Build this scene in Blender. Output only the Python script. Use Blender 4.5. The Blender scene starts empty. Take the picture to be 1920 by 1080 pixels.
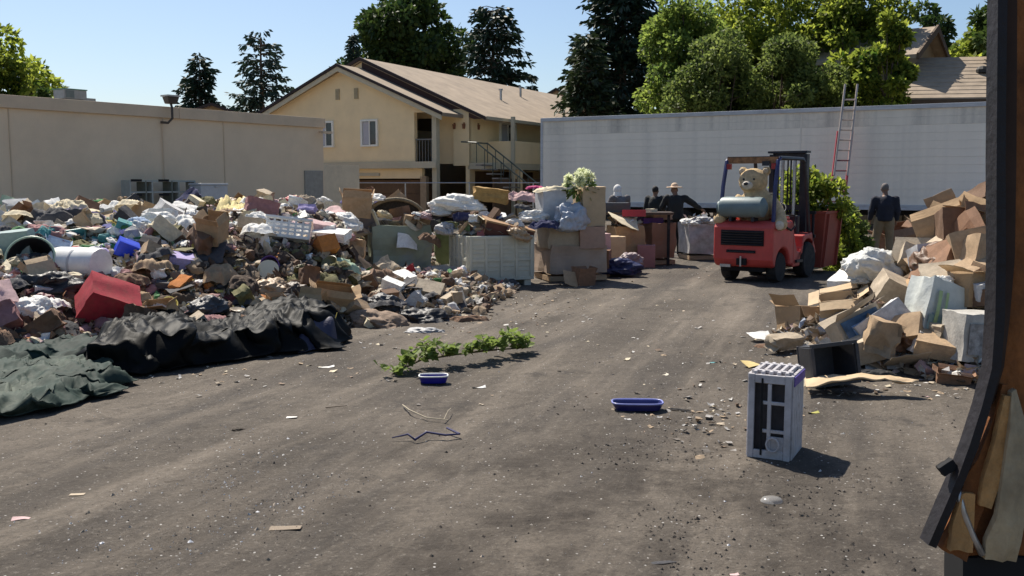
import bpy, bmesh, math, random
from mathutils import Vector, Matrix, noise, Euler
S = bpy.context.scene
COL = S.collection
R = math.radians
PI = math.pi

# ------------------------------------------------------------------ camera, sky, sun, exposure
FOC, CX, CY, PITCH, CAMZ = 1800.0, 960.0, 540.0, math.atan(195 / 1800.0), 1.75
cam = bpy.data.cameras.new('camera'); cam.lens = 36 * FOC / 1920; cam.sensor_width = 36
cam.clip_start = 0.05; cam.clip_end = 3000
camo = bpy.data.objects.new('camera', cam); COL.objects.link(camo)
camo.location = (0, 0, CAMZ); camo.rotation_euler = (R(90) - PITCH, 0, 0); S.camera = camo
SUN_EL, SUN_AZ = R(53), R(-30)          # azimuth clockwise from +Y
w = bpy.data.worlds.new('World'); S.world = w; w.use_nodes = True
sk = w.node_tree.nodes.new('ShaderNodeTexSky'); sk.sky_type = 'NISHITA'; sk.sun_disc = False
sk.sun_elevation = SUN_EL; sk.sun_rotation = SUN_AZ; sk.air_density = 1.0; sk.dust_density = 1.0; sk.ozone_density = 4.0
w.node_tree.links.new(sk.outputs[0], w.node_tree.nodes['Background'].inputs[0])
w.node_tree.nodes['Background'].inputs[1].default_value = 0.077
sl = bpy.data.lights.new('sun', 'SUN'); sl.energy = 4.9; sl.angle = R(0.53); sl.color = (1, 0.93, 0.82)
so = bpy.data.objects.new('sun', sl); COL.objects.link(so)
SD = Vector((math.sin(SUN_AZ) * math.cos(SUN_EL), math.cos(SUN_AZ) * math.cos(SUN_EL), math.sin(SUN_EL)))
so.rotation_euler = SD.to_track_quat('Z', 'Y').to_euler(); so.location = (0, 0, 30)
S.view_settings.view_transform = 'Standard'; S.view_settings.look = 'None'
S.view_settings.gamma = 1; S.view_settings.use_curve_mapping = False
S.view_settings.exposure = 0.64
S.cycles.max_bounces = 6; S.cycles.transparent_max_bounces = 8
S.cycles.use_denoising = True

# ------------------------------------------------------------------ placing helpers
def ray(px, py):
    xc, yc = (px - CX) / FOC, -(py - CY) / FOC
    c, s = math.cos(PITCH), math.sin(PITCH)
    return Vector((xc, yc * s + c, yc * c - s))
def at(px, py, Y):
    d = ray(px, py); return Vector((0, 0, CAMZ)) + d * (Y / d.y)
def gp(px, py, z=0.0):
    d = ray(px, py); return Vector((0, 0, CAMZ)) + d * ((z - CAMZ) / d.z)
def pix(p):
    c, s = math.cos(PITCH), math.sin(PITCH)
    x, y, z = p[0], p[1], p[2] - CAMZ
    f = y * c - z * s; u = y * s + z * c
    return CX + FOC * x / f, CY - FOC * u / f
def sm(t):
    t = max(0.0, min(1.0, t)); return t * t * (3 - 2 * t)
def nz(x, y, z=0.0): return noise.noise(Vector((x, y, z)))
def fbm(x, y, z=0.0, o=4): return noise.fractal(Vector((x, y, z)), 0.6, 2.1, o)
def ridge(x, y, z=0.0): return 1 - 2 * abs(noise.noise(Vector((x, y, z))))

# ------------------------------------------------------------------ materials
MATS = {}
def nd(nt, t, **k):
    n = nt.nodes.new(t)
    for a, b in k.items(): setattr(n, a, b)
    return n
def mat(name, col, rough=0.7, var=0.12, scale=6.0, bump=0.0, bscale=40.0, metal=0.0, dirt=0.0, dirtcol=(0.12, 0.09, 0.06), spec=0.4,
        trans=0.0, stretch=None, attr=None, coat=0.0, alpha=None, sss=0.0):
    if name in MATS: return MATS[name]
    m = bpy.data.materials.new(name); m.use_nodes = True; nt = m.node_tree
    b = nt.nodes['Principled BSDF']; L = nt.links.new
    b.inputs['Roughness'].default_value = rough; b.inputs['Metallic'].default_value = metal
    b.inputs['Specular IOR Level'].default_value = spec; b.inputs['Coat Weight'].default_value = coat
    tc = nd(nt, 'ShaderNodeTexCoord'); mp = nd(nt, 'ShaderNodeMapping')
    L(tc.outputs['Object'], mp.inputs[0])
    if stretch: mp.inputs['Scale'].default_value = stretch
    n = nd(nt, 'ShaderNodeTexNoise'); n.inputs['Scale'].default_value = scale; n.inputs['Detail'].default_value = 6
    n.inputs['Roughness'].default_value = 0.65
    L(mp.outputs[0], n.inputs['Vector'])
    hsv = nd(nt, 'ShaderNodeHueSaturation'); hsv.inputs['Color'].default_value = (*col, 1)
    if attr:
        at_ = nd(nt, 'ShaderNodeAttribute'); at_.attribute_name = attr
        L(at_.outputs['Color'], hsv.inputs['Color'])
    mr = nd(nt, 'ShaderNodeMapRange'); mr.inputs[3].default_value = 1 - var * 1.6; mr.inputs[4].default_value = 1 + var * 1.6
    mr.inputs[1].default_value = 0.25; mr.inputs[2].default_value = 0.75
    L(n.outputs['Fac'], mr.inputs[0]); L(mr.outputs[0], hsv.inputs['Value'])
    out = hsv.outputs[0]
    if dirt > 0:
        n2 = nd(nt, 'ShaderNodeTexNoise'); n2.inputs['Scale'].default_value = scale * 0.45; n2.inputs['Detail'].default_value = 8
        n2.inputs['Roughness'].default_value = 0.75
        L(mp.outputs[0], n2.inputs['Vector'])
        r2 = nd(nt, 'ShaderNodeMapRange'); r2.inputs[1].default_value = 0.48; r2.inputs[2].default_value = 0.72; r2.inputs[4].default_value = dirt
        L(n2.outputs['Fac'], r2.inputs[0])
        mx = nd(nt, 'ShaderNodeMix', data_type='RGBA'); L(r2.outputs[0], mx.inputs[0]); L(out, mx.inputs[6])
        mx.inputs[7].default_value = (*dirtcol, 1); out = mx.outputs[2]
    L(out, b.inputs['Base Color'])
    if bump > 0:
        n3 = nd(nt, 'ShaderNodeTexNoise'); n3.inputs['Scale'].default_value = bscale; n3.inputs['Detail'].default_value = 5
        L(mp.outputs[0], n3.inputs['Vector'])
        bp = nd(nt, 'ShaderNodeBump'); bp.inputs['Strength'].default_value = bump; bp.inputs['Distance'].default_value = 0.02
        L(n3.outputs['Fac'], bp.inputs['Height']); L(bp.outputs[0], b.inputs['Normal'])
    if trans > 0:
        tr = nd(nt, 'ShaderNodeBsdfTranslucent'); L(out, tr.inputs[0])
        ms = nd(nt, 'ShaderNodeMixShader'); ms.inputs[0].default_value = trans
        o = nt.nodes['Material Output']
        L(b.outputs[0], ms.inputs[1]); L(tr.outputs[0], ms.inputs[2]); L(ms.outputs[0], o.inputs[0])
    if alpha is not None: b.inputs['Alpha'].default_value = alpha
    MATS[name] = m
    return m
PAL = {  # name: (linear colour)
    'white': (.80, .79, .75), 'cream': (.70, .61, .43), 'grey': (.30, .30, .30), 'pale grey': (.50, .50, .50), 'pale pink': (.58, .40, .39),
    'dusty rose': (.33, .17, .17), 'brown': (.15, .085, .05), 'tan': (.40, .28, .17), 'black': (.018, .018, .02), 'navy': (.022, .027, .085),
    'blue': (.02, .06, .5), 'teal': (.07, .26, .27), 'green': (.05, .20, .06), 'olive': (.13, .12, .05), 'lavender': (.42, .36, .62),
    'red': (.42, .035, .05), 'yellow': (.62, .50, .12), 'maroon': (.12, .03, .035), 'pale blue': (.36, .46, .62), 'pale green': (.40, .52, .38),
    'charcoal': (.06, .06, .065), 'orange': (.5, .18, .04), 'purple': (.10, .05, .22), 'dark brown': (.07, .045, .03), 'beige': (.45, .37, .27)}
def cloth(c): return mat('cloth ' + c, PAL[c], 0.9, 0.18, 3, 0.4, 30, dirt=0.35, dirtcol=(.22, .16, .11) if sum(PAL[c]) > .5 else (.15, .12, .09), trans=0.12 if sum(PAL[c]) > 0.6 else 0)
def plastic(c): return mat('plastic ' + c, PAL[c], 0.38, 0.08, 5, 0.05, 20, dirt=0.35)
def film(c): return mat('film ' + c, PAL[c], 0.48, 0.10, 6, 0.25, 20, dirt=0.15, trans=0.25 if sum(PAL[c]) > 1 else 0, spec=0.35)
def card(c): return mat('card ' + c, PAL[c], 0.85, 0.14, 4, 0.25, 30, dirt=0.4, dirtcol=(.16, .10, .06))
def wood(c): return mat('wood ' + c, PAL[c], 0.75, 0.25, 3, 0.3, 30, dirt=0.3, stretch=(1, 12, 12))
CARD = mat('cardboard', (.40, .265, .145), 0.85, 0.12, 3, 0.2, 25, dirt=0.35, dirtcol=(.20, .12, .06))
CARD2 = mat('cardboard light', (.50, .37, .23), 0.85, 0.12, 3, 0.2, 25, dirt=0.35, dirtcol=(.24, .15, .08))
CARD3 = mat('cardboard dark', (.24, .13, .075), 0.85, 0.15, 3, 0.2, 25, dirt=0.35, dirtcol=(.10, .06, .04))
DARK = mat('dark void', (.012, .012, .013), 0.9)
METAL = mat('bare metal', (.5, .5, .5), 0.4, 0.15, 8, 0.1, 30, metal=0.8, dirt=0.3)
RUBBER = mat('rubber', (.02, .02, .021), 0.85, 0.3, 12, 0.3, 40, dirt=0.5, dirtcol=(.10, .085, .07))

# ------------------------------------------------------------------ mesh building
class MB:
    def __init__(s): s.v = []; s.f = []; s.mi = []; s.cur = 0
    def add(s, vs, fs):
        o = len(s.v); s.v += [tuple(v) for v in vs]; s.f += [tuple(i + o for i in f) for f in fs]; s.mi += [s.cur] * len(fs); return s
    def box(s, c, d, rot=None, taper=1.0):
        x, y, z = d[0] / 2, d[1] / 2, d[2] / 2
        vs = [Vector((sx * x * (taper if sz < 0 else 1), sy * y * (taper if sz < 0 else 1), sz * z)) for sz in (-1, 1) for sy in (-1, 1) for sx in (-1, 1)]
        if rot is not None:
            m = rot if isinstance(rot, Matrix) else Euler(rot).to_matrix()
            vs = [m @ v for v in vs]
        c = Vector(c)
        return s.add([v + c for v in vs], [(0, 2, 3, 1), (4, 5, 7, 6), (0, 1, 5, 4), (2, 6, 7, 3), (0, 4, 6, 2), (1, 3, 7, 5)])
    def tube(s, pts, r, n=8, cap=True):
        pts = [Vector(p) for p in pts]; rs = r if isinstance(r, (list, tuple)) else [r] * len(pts)
        vs = []; fs = []; prev = None
        for i, p in enumerate(pts):
            t = (pts[min(i + 1, len(pts) - 1)] - pts[max(i - 1, 0)]).normalized()
            if prev is None:
                a = t.orthogonal().normalized()
            else:
                a = (prev - t * prev.dot(t))
                a = a.normalized() if a.length > 1e-6 else t.orthogonal().normalized()
            prev = a; b = t.cross(a)
            for k in range(n):
                an = 2 * PI * k / n
                vs.append(p + (a * math.cos(an) + b * math.sin(an)) * rs[i])
        for i in range(len(pts) - 1):
            for k in range(n):
                k2 = (k + 1) % n
                fs.append((i * n + k, i * n + k2, (i + 1) * n + k2, (i + 1) * n + k))
        if cap:
            fs.append(tuple(range(n))[::-1]); fs.append(tuple((len(pts) - 1) * n + k for k in range(n)))
        return s.add(vs, fs)
    def lathe(s, prof, n=16, M=None):
        vs = []; fs = []
        for (r, z) in prof:
            for k in range(n):
                v = Vector((r * math.cos(2 * PI * k / n), r * math.sin(2 * PI * k / n), z))
                vs.append(M @ v if M else v)
        for i in range(len(prof) - 1):
            for k in range(n):
                k2 = (k + 1) % n
                fs.append((i * n + k, i * n + k2, (i + 1) * n + k2, (i + 1) * n + k))
        if prof[0][0] > 1e-4: fs.append(tuple(range(n))[::-1])
        if prof[-1][0] > 1e-4: fs.append(tuple((len(prof) - 1) * n + k for k in range(n)))
        return s.add(vs, fs)
    def prism(s, poly, x0, x1, axis=0):
        n = len(poly)
        def mk(a, p): return (a, p[0], p[1]) if axis == 0 else ((p[0], a, p[1]) if axis == 1 else (p[0], p[1], a))
        vs = [mk(x0, p) for p in poly] + [mk(x1, p) for p in poly]
        fs = [tuple(range(n)), tuple(range(2 * n - 1, n - 1, -1))] + [(i, (i + 1) % n, n + (i + 1) % n, n + i)[::-1] for i in range(n)]
        return s.add(vs, fs)
    def grid(s, fn, nu, nv):
        vs = [fn(i / nu, j / nv) for j in range(nv + 1) for i in range(nu + 1)]
        fs = [(j * (nu + 1) + i, j * (nu + 1) + i + 1, (j + 1) * (nu + 1) + i + 1, (j + 1) * (nu + 1) + i) for j in range(nv) for i in range(nu)]
        return s.add(vs, fs)
    def mesh(s, name, smooth=False):
        me = bpy.data.meshes.new(name); me.from_pydata(s.v, [], s.f)
        if any(s.mi): me.polygons.foreach_set('material_index', s.mi)
        bm = bmesh.new(); bm.from_mesh(me); bmesh.ops.recalc_face_normals(bm, faces=bm.faces); bm.to_mesh(me); bm.free()
        if smooth:
            me.polygons.foreach_set('use_smooth', [True] * len(me.polygons))
            if smooth != 'all': me.set_sharp_from_angle(angle=R(38))
        me.update(); return me
    def build(s, name, m, parent=None, smooth=False, bevel=0, loc=None, rot=None, seg=2):
        me = s.mesh(name, smooth)
        return put(name, me, m, parent, loc, rot, bevel, seg)
def put(name, me, m=None, parent=None, loc=None, rot=None, bevel=0, seg=2, scale=None):
    o = bpy.data.objects.new(name, me)
    if m is not None and len(me.materials) == 0:
        for x in (m if isinstance(m, (list, tuple)) else [m]): me.materials.append(x)
    elif m is not None and me.materials[0] is not m:
        o.material_slots[0].link = 'OBJECT'; o.material_slots[0].material = m
    COL.objects.link(o); o.parent = parent
    if loc is not None: o.location = loc
    if rot is not None: o.rotation_euler = rot
    if scale is not None: o.scale = scale
    if bevel:
        b = o.modifiers.new('bevel', 'BEVEL'); b.width = bevel; b.segments = seg; b.limit_method = 'ANGLE'; b.angle_limit = R(35)
    return o
def omat(o, m):                                # material on the object, mesh data stays shared
    if len(o.data.materials) == 0: o.data.materials.append(m)
    o.material_slots[0].link = 'OBJECT'; o.material_slots[0].material = m
def empty(name, loc=(0, 0, 0), rz=0.0, rot=None):
    o = bpy.data.objects.new(name, None); COL.objects.link(o); o.location = loc; o.empty_display_size = 0.1
    o.rotation_euler = rot if rot is not None else (0, 0, rz)
    return o
USED = set()
def tag(o, label, cat, group=None):
    o['label'] = label; o['category'] = cat; USED.add(label)
    if group: o['group'] = group
    return o
def kind(o, k): o['kind'] = k; return o
def thing(name, label, cat, loc=(0, 0, 0), rz=0.0, group=None, rot=None): return tag(empty(name, loc, rz, rot), label, cat, group)
def B(name, c, d, m, parent=None, rot=None, bevel=0, taper=1.0):
    return MB().box(c, d, rot, taper).build(name, m, parent, bevel=bevel)
def remeshed(mb, name, voxel, smoothn=6):      # union of overlapping solids into one smooth skin
    me = mb.mesh('tmp'); o = bpy.data.objects.new('tmp', me); COL.objects.link(o)
    r = o.modifiers.new('r', 'REMESH'); r.mode = 'VOXEL'; r.voxel_size = voxel
    sx = o.modifiers.new('s', 'SMOOTH'); sx.factor = 0.6; sx.iterations = smoothn
    dg = bpy.context.evaluated_depsgraph_get(); ev = o.evaluated_get(dg)
    out = bpy.data.meshes.new_from_object(ev); out.name = name
    bpy.data.objects.remove(o); bpy.data.meshes.remove(me)
    out.polygons.foreach_set('use_smooth', [True] * len(out.polygons))
    return out
def ell(mb, c, r, rot=None, n=14):
    prof = [(math.sin(PI * i / 10) + 1e-5, -math.cos(PI * i / 10)) for i in range(11)]
    M = Matrix.Translation(Vector(c)) @ (Euler(rot).to_matrix().to_4x4() if rot else Matrix()) @ Matrix.Diagonal((r[0], r[1], r[2], 1))
    mb.lathe([(p if p > 2e-5 else 2e-4, z) for p, z in prof], n, M)

# ------------------------------------------------------------------ ground
TRK = Vector((0.33, 0.94)).normalized(); TRN = Vector((TRK.y, -TRK.x))
def ground_h(x, y):
    a = x * TRN.x + y * TRN.y; b = x * TRK.x + y * TRK.y
    h = 0.020 * fbm(a * 0.9, b * 0.18, 3.1, 3) + 0.012 * fbm(x * 2.2, y * 2.2, 7.0, 4)
    rough = sm((a - 0.2) / 1.2) * sm((9.5 - y) / 3) * sm((y - 1) / 2)      # churned dirt on the right near part
    h += rough * 0.034 * fbm(x * 6, y * 5, 1.7, 4)
    h += 0.006 * fbm(x * 9, y * 9, 2.2, 2)
    return h * sm((26 - y) / 10)
def ground_mat():
    m = bpy.data.materials.new('packed dirt and asphalt'); m.use_nodes = True; nt = m.node_tree; L = nt.links.new
    b = nt.nodes['Principled BSDF']; b.inputs['Roughness'].default_value = 0.92; b.inputs['Specular IOR Level'].default_value = 0.25
    tc = nd(nt, 'ShaderNodeTexCoord')
    def N(scale, det=6, rough=.6, st=None, rz=0):
        mp = nd(nt, 'ShaderNodeMapping'); L(tc.outputs['Object'], mp.inputs[0]); mp.inputs['Rotation'].default_value = (0, 0, rz)
        if st:
            m2 = nd(nt, 'ShaderNodeMapping'); m2.inputs['Scale'].default_value = st; L(mp.outputs[0], m2.inputs[0]); mp = m2
        n = nd(nt, 'ShaderNodeTexNoise'); n.inputs['Scale'].default_value = scale; n.inputs['Detail'].default_value = det; n.inputs['Roughness'].default_value = rough
        L(mp.outputs[0], n.inputs['Vector']); return n.outputs['Fac']
    def ramp(x, a, b_, lo=0., hi=1.):
        r = nd(nt, 'ShaderNodeMapRange'); L(x, r.inputs[0]); r.inputs[1].default_value = a; r.inputs[2].default_value = b_
        r.inputs[3].default_value = lo; r.inputs[4].default_value = hi; return r.outputs[0]
    def mix(f, a, c):
        x = nd(nt, 'ShaderNodeMix', data_type='RGBA')
        L(f, x.inputs[0])
        for i, q in ((6, a), (7, c)):
            if isinstance(q, tuple): x.inputs[i].default_value = (*q, 1)
            else: L(q, x.inputs[i])
        return x.outputs[2]
    ang = math.atan2(TRK.x, TRK.y) * 1.0
    c = mix(ramp(N(0.35, 5), .38, .62), (.060, .050, .040), (.130, .109, .087))
    c = mix(ramp(N(1.0, 6, .65, (1.6, .13, 1), ang), .46, .70, 0, .85), c, (.205, .172, .137))      # pale dusty tracks
    c = mix(ramp(N(1.3, 6, .7, (1.1, .16, 1), ang), .48, .66, 0, .85), c, (.058, .050, .043))        # dark tyre lines
    c = mix(ramp(N(9, 8, .8), .52, .68, 0, .65), c, (.038, .031, .025))
    c = mix(ramp(N(28, 6, .85), .56, .68, 0, .75), c, (.30, .27, .23))
    c = mix(ramp(N(60, 5, .8), .50, .66, 0, .45), c, (.034, .028, .023))
    c = mix(ramp(N(.9, 7, .8), .56, .66, 0, .7), c, (.036, .031, .027))      # damp and oily blotches
    sx = nd(nt, 'ShaderNodeVectorMath', operation='DISTANCE'); L(tc.outputs['Object'], sx.inputs[0]); sx.inputs[1].default_value = (.75, 5.1, 0)
    ma = nd(nt, 'ShaderNodeMath', operation='MULTIPLY'); L(ramp(sx.outputs['Value'], 2.6, .8), ma.inputs[0]); L(ramp(N(1.6, 8, .75), .46, .62), ma.inputs[1])
    c = mix(ramp(ma.outputs[0], 0, 1, 0, .8), c, (.034, .027, .021))     # damp churned earth
    vo = nd(nt, 'ShaderNodeTexVoronoi'); vo.inputs['Scale'].default_value = 42; L(tc.outputs['Object'], vo.inputs['Vector'])
    wn = nd(nt, 'ShaderNodeSeparateColor'); L(vo.outputs['Color'], wn.inputs[0])
    g = nd(nt, 'ShaderNodeMath', operation='MULTIPLY'); L(ramp(vo.outputs['Distance'], .30, .22), g.inputs[0]); L(ramp(wn.outputs[0], .955, .985), g.inputs[1])
    c = mix(g.outputs[0], c, (.45, .43, .40))
    L(c, b.inputs['Base Color'])
    bp = nd(nt, 'ShaderNodeBump'); bp.inputs['Strength'].default_value = 1.0; bp.inputs['Distance'].default_value = .02
    L(N(22, 8, .75), bp.inputs['Height']); L(bp.outputs[0], b.inputs['Normal'])
    return m
GM = ground_mat()
def axis_pts(segs):
    out = []
    for a, b, st in segs:
        x = a
        while x < b - 1e-6: out.append(x); x += st
    return out + [segs[-1][1]]
xs = axis_pts([(-900, -60, 120), (-60, -12, 6), (-12, -5, .25), (-5, 5, .045), (5, 9, .12), (9, 15, .5), (15, 60, 5), (60, 900, 120)])
ys = axis_pts([(-60, -4, 8), (-4, 1.8, .4), (1.8, 9, .045), (9, 14, .1), (14, 26, .3), (26, 70, 4), (70, 1900, 150)])
gv = [(x, y, ground_h(x, y) if (abs(x) < 14 and 0 < y < 26) else 0.0) for y in ys for x in xs]
nx = len(xs)
gf = [(j * nx + i, j * nx + i + 1, (j + 1) * nx + i + 1, (j + 1) * nx + i) for j in range(len(ys) - 1) for i in range(nx - 1)]
gme = bpy.data.meshes.new('ground'); gme.from_pydata(gv, [], gf); gme.polygons.foreach_set('use_smooth', [True] * len(gme.polygons))
kind(put('ground', gme, GM), 'structure')

# ------------------------------------------------------------------ beige flat-roofed building on the left
STUCCO = mat('stucco beige', (.76, .60, .42), .95, .05, .6, .35, 30, dirt=.22, dirtcol=(.34, .29, .22))
STUCCO2 = mat('stucco trim', (.64, .50, .35), .9, .06, 1, .2, 30, dirt=.2, dirtcol=(.22, .19, .15))
A0, A1 = Vector((-14.4, 27, 0)), Vector((-7.2, 37, 0))
wd = (A1 - A0).normalized(); wa = math.atan2(wd.y, wd.x)
bl = thing('flat_roofed_building', 'long low beige stucco building with a flat roof behind the rubbish heap', 'building', A1, wa)
# local x runs along the wall (negative = towards the camera), local +y = into the building
B('wall', (-16, 5, 1.95), (32, 10, 3.9), STUCCO, bl)
B('roof', (-16, 5, 3.98), (31.6, 9.6, .1), mat('roof felt', (.3, .29, .27), .9), bl)
for i in range(5): B('parapet_trim', (-3.2 - 6.4 * i, -.03, 4.05), (6.388, .16, .36), STUCCO2, bl, bevel=.01)
B('parapet_trim', (0.06, 5, 4.05), (.14, 10, .36), STUCCO2, bl)
for i in range(4): B('wall_seam', (-4.6 - 7.3 * i, -.012, 1.95), (.03, .03, 3.8), STUCCO2, bl)
an = B('annex', (.95, .6, 1.25), (1.9, 1.2, 2.5), mat('annex paint', (.68, .57, .41), .9, .08, 2, .2, dirt=.2), bl)
B('annex_door', (-.55, -.03, 1.2), (.9, .06, 2.1), mat('grey door paint', (.32, .30, .26), .7), bl)
MB().tube([(-.2, 0, 3.72), (-.2, -.35, 3.70)], .03, 6).box((-.2, -.42, 3.68), (.4, .18, .08)).build('gutter_spout', STUCCO2, bl)
fl = thing('wall_floodlight', 'bronze floodlight on a bent arm above the parapet with a conduit down the wall', 'light', A1 + wd * (-7.0), wa)
lm = mat('bronze metal', (.07, .055, .04), .5)
MB().tube([(0, -.05, 1.55), (0, -.05, 3.7), (.02, -.08, 3.9)], .018, 6).build('conduit', STUCCO2, fl)
MB().box((0.1, -.09, 1.5), (.18, .1, .28)).build('junction_box', lm, fl)
MB().tube([(-.1, -.1, 3.72), (.05, -.28, 3.7), (.18, -.33, 3.85), (.2, -.3, 4.2), (.2, -.25, 4.3)], .04, 8).build('bent_arm', lm, fl, smooth=True)
MB().box((.2, -.25, 4.42), (.42, .34, .22), taper=.72).build('lamp_housing', lm, fl, bevel=.02)
MB().box((.2, -.25, 4.56), (.48, .4, .05)).build('lamp_lid', mat('pale lid', (.5, .48, .42), .5), fl)
ac = thing('rooftop_air_conditioner', 'grey rooftop air conditioning unit with a green edged top on the flat roof', 'air conditioner', at(132, 188, 31.5), wa)
acm = mat('galvanised', (.26, .26, .25), .6, .15, 3, dirt=.4)
ac.scale = (.62, .62, .62); zr = (4.03 - ac.location.z) / .62
B('curb', (0, 0, (zr + 0) / 2), (1.3, 1.0, abs(zr) + .02), acm, ac)
B('cabinet', (0, 0, .27), (1.25, 1.0, .46), acm, ac, bevel=.01)
B('louvre_panel', (-.3, -.51, .27), (.45, .03, .36), mat('dark louvre', (.12, .14, .13), .6), ac)
B('side_duct', (.95, .1, .08), (.7, .6, .16), acm, ac)
B('lid', (0, 0, .53), (1.32, 1.06, .05), mat('green lid', (.10, .20, .14), .5), ac)

# ------------------------------------------------------------------ houses
ROOF = mat('brown shingle', (.30, .235, .17), .9, .16, 1.2, .5, 5, dirt=.25, dirtcol=(.2, .15, .11))
ROOFD = mat('dark shingle edge', (.035, .025, .024), .8)
SIDING = mat('house stucco', (.84, .66, .40), .9, .05, 1, .25, 30, dirt=.12, dirtcol=(.35, .29, .18))
TRIM = mat('white trim', (.50, .45, .33), .7, .06, 2)
GLASS = mat('window glass', (.035, .04, .045), .12, .3, 2, spec=.8)
GARD = mat('brown garage', (.13, .075, .04), .7, .15, 2, dirt=.3)
def gable_roof(name, parent, x0, x1, xr, y0, y1, ze, zr, m, t=.16):
    """two roof planes with real thickness, ridge along y"""
    r = MB(); r.prism([(x0, ze), (xr, zr), (x1, ze), (x1, ze - t), (xr, zr - t * 1.15), (x0, ze - t)], y0, y1, axis=1)
    return r.build(name, m, parent)
def rake(parent, x0, x1, xr, y, ze, zr, m, w=.16, h=.16, name='rake_board'):
    for (xa, za) in ((x0, ze), (x1, ze)):
        a = Vector((xa, y, za)); b = Vector((xr, y, zr)); d = b - a
        MB().prism([(a.x, a.z), (b.x, b.z), (b.x, b.z - h * 1.1), (a.x, a.z - h * 1.1)], y - w / 2, y + w / 2, axis=1).build(name, m, parent)
def window(parent, cx, y, z0, z1, wd_, facing='-y', mull=True):
    """frame > pane, standing proud of the wall"""
    f = MB(); cz = (z0 + z1) / 2; h = z1 - z0; q = .09
    def bx(mb, ax, az, dx, dz, off, th):
        if facing == '-y': mb.box((cx + ax, y - off, az), (dx, th, dz))
        else: mb.box((y + off, cx + ax, az), (th, dx, dz))
    bx(f, 0, z1, wd_ + 2 * q, q, .05, .12); bx(f, 0, z0, wd_ + 2 * q, q, .05, .12)
    bx(f, -wd_ / 2 - q / 2, cz, q, h - q, .05, .12); bx(f, wd_ / 2 + q / 2, cz, q, h - q, .05, .12)
    if mull: bx(f, 0, cz, .05, h - q, .04, .06)
    fo = f.build('window', mat('window white', (.80, .78, .70), .6, .05), parent)
    p = MB(); bx(p, 0, cz, wd_, h - q, .015, .02); p.build('pane', GLASS, fo)
    s = MB(); bx(s, -wd_ * .27, cz, wd_ * .42, h - q - .04, .035, .02)
    s.build('blind', mat('blind', (.45, .44, .47), .8, .05, 3), fo)
    return fo
th = R(28)
hs = thing('apartment_house', 'two storey beige gabled apartment house with brown shingle roof, stairs and garages', 'house', (-3.42, 44, 0), -th)
# front gable block: x -10.4..0, y 0..; ridge x -5.2
fw = MB()
fw.box((-9.3, .12, 2.5), (2.2, .24, 5.0)); fw.box((-4.7, .12, 3.75), (7.0, .24, 2.5))
fw.prism([(-10.4, 5.0), (-5.2, 7.15), (0, 5.0)], 0, .24, axis=1)
fw.box((-6.9, .12, 1.25), (2.6, .24, 2.5)); fw.box((-.6, 1.7, 3.85), (1.2, .1, 2.3))
fw.box((-3.2, .12, 2.25), (4.78, .24, .49))
fw.build('gable_wall', SIDING, hs)
B('corner_post', (-.12, .12, 2.5), (.24, .28, 5.0), TRIM, hs)
B('floor_band', (-4.6, -.12, 2.62), (9.4, .26, .3), TRIM, hs)
B('lower_wall_pier', (-.75, .12, 1.05), (.32, .24, 2.1), mat('tan pier', (.34, .25, .16), .9), hs)
B('garage_interior', (-3.3, 1.1, 1.0), (4.75, .2, 2.0), GARD, hs)
for i in range(3): B('garage_door_panel', (-3.3, .26 + .01 * i, .34 + .64 * i), (4.7, .06, .62), GARD, hs)
B('garage_header', (-4.3, -.04, 2.2), (2.3, .08, .14), TRIM, hs)
window(hs, -6.3, 0, 3.55, 4.72, .8); window(hs, -3.7, 0, 3.55, 4.72, .8)
for x in (-5.55, -4.45): B('gable_vent', (x, -.02, 6.0), (.22, .06, .5), mat('vent', (.36, .30, .19), .9), hs)
rl = MB(); [rl.tube([(-1.15 + .16 * i, .1, 2.78), (-1.15 + .16 * i, .1, 3.75)], .018, 4) for i in range(7)]; rl.box((-.68, .1, 3.78), (1.1, .06, .06))
rl.build('landing_railing', mat('railing grey', (.16, .16, .15), .6), hs)
gable_roof('front_roof', hs, -10.9, .55, -5.2, -.45, 3.2, 4.93, 7.36, ROOF)
rake(hs, -10.95, .6, -5.2, -.5, 4.95, 7.39, ROOFD, .1, .12)
rake(hs, -10.9, .55, -5.2, -.44, 4.81, 7.25, TRIM, .06, .2, 'fascia_board')
# main block
mw = MB(); mw.box((.74, 12.5, 2.6), (.2, 22, 5.2)); mw.box((.42, 1.55, 3.9), (.84, .2, 2.6)); mw.box((-11.2, 12.5, 2.6), (.2, 22, 5.2)); mw.box((-5.2, 23.4, 2.6), (12, .2, 5.2))
mw.prism([(-11.6, 5.0), (-5.2, 7.75), (.8, 5.15), (.8, 4.8)], 1.5, 1.7, axis=1)
mw.build('main_wall', SIDING, hs)
B('rake_siding', (0, 0, 0), (.01, .01, .01), ROOFD, hs)
bpy.data.objects.remove(bpy.data.objects['rake_siding'])
gable_roof('main_roof', hs, -12.4, 1.75, -5.2, 1.35, 24.2, 4.80, 7.86, ROOF)
rake(hs, -12.45, 1.8, -5.2, 1.3, 4.82, 7.89, ROOFD, .1, .14)
MB().prism([(-5.2, 7.7), (1.7, 4.72), (1.1, 4.72), (-5.2, 7.15)], 1.46, 1.5, axis=1).build('painted_shade_gable', mat('gable shade brown', (.07, .04, .035), .85), hs)  # gable face below the main rake, its shadow put into the dark colour
B('eave_gutter', (1.78, 12.8, 4.76), (.1, 22.6, .14), TRIM, hs)
for (x, y) in ((-1.6, 9), (-3.0, 14), (.3, 13)):
    z = 7.86 - .44 * abs(x + 5.2)
    MB().lathe([(.07, -.2), (.07, .5), (.12, .5), (.12, .58)], 8, Matrix.Translation((x, y, z))).build('roof_vent_pipe', METAL, hs)
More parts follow.
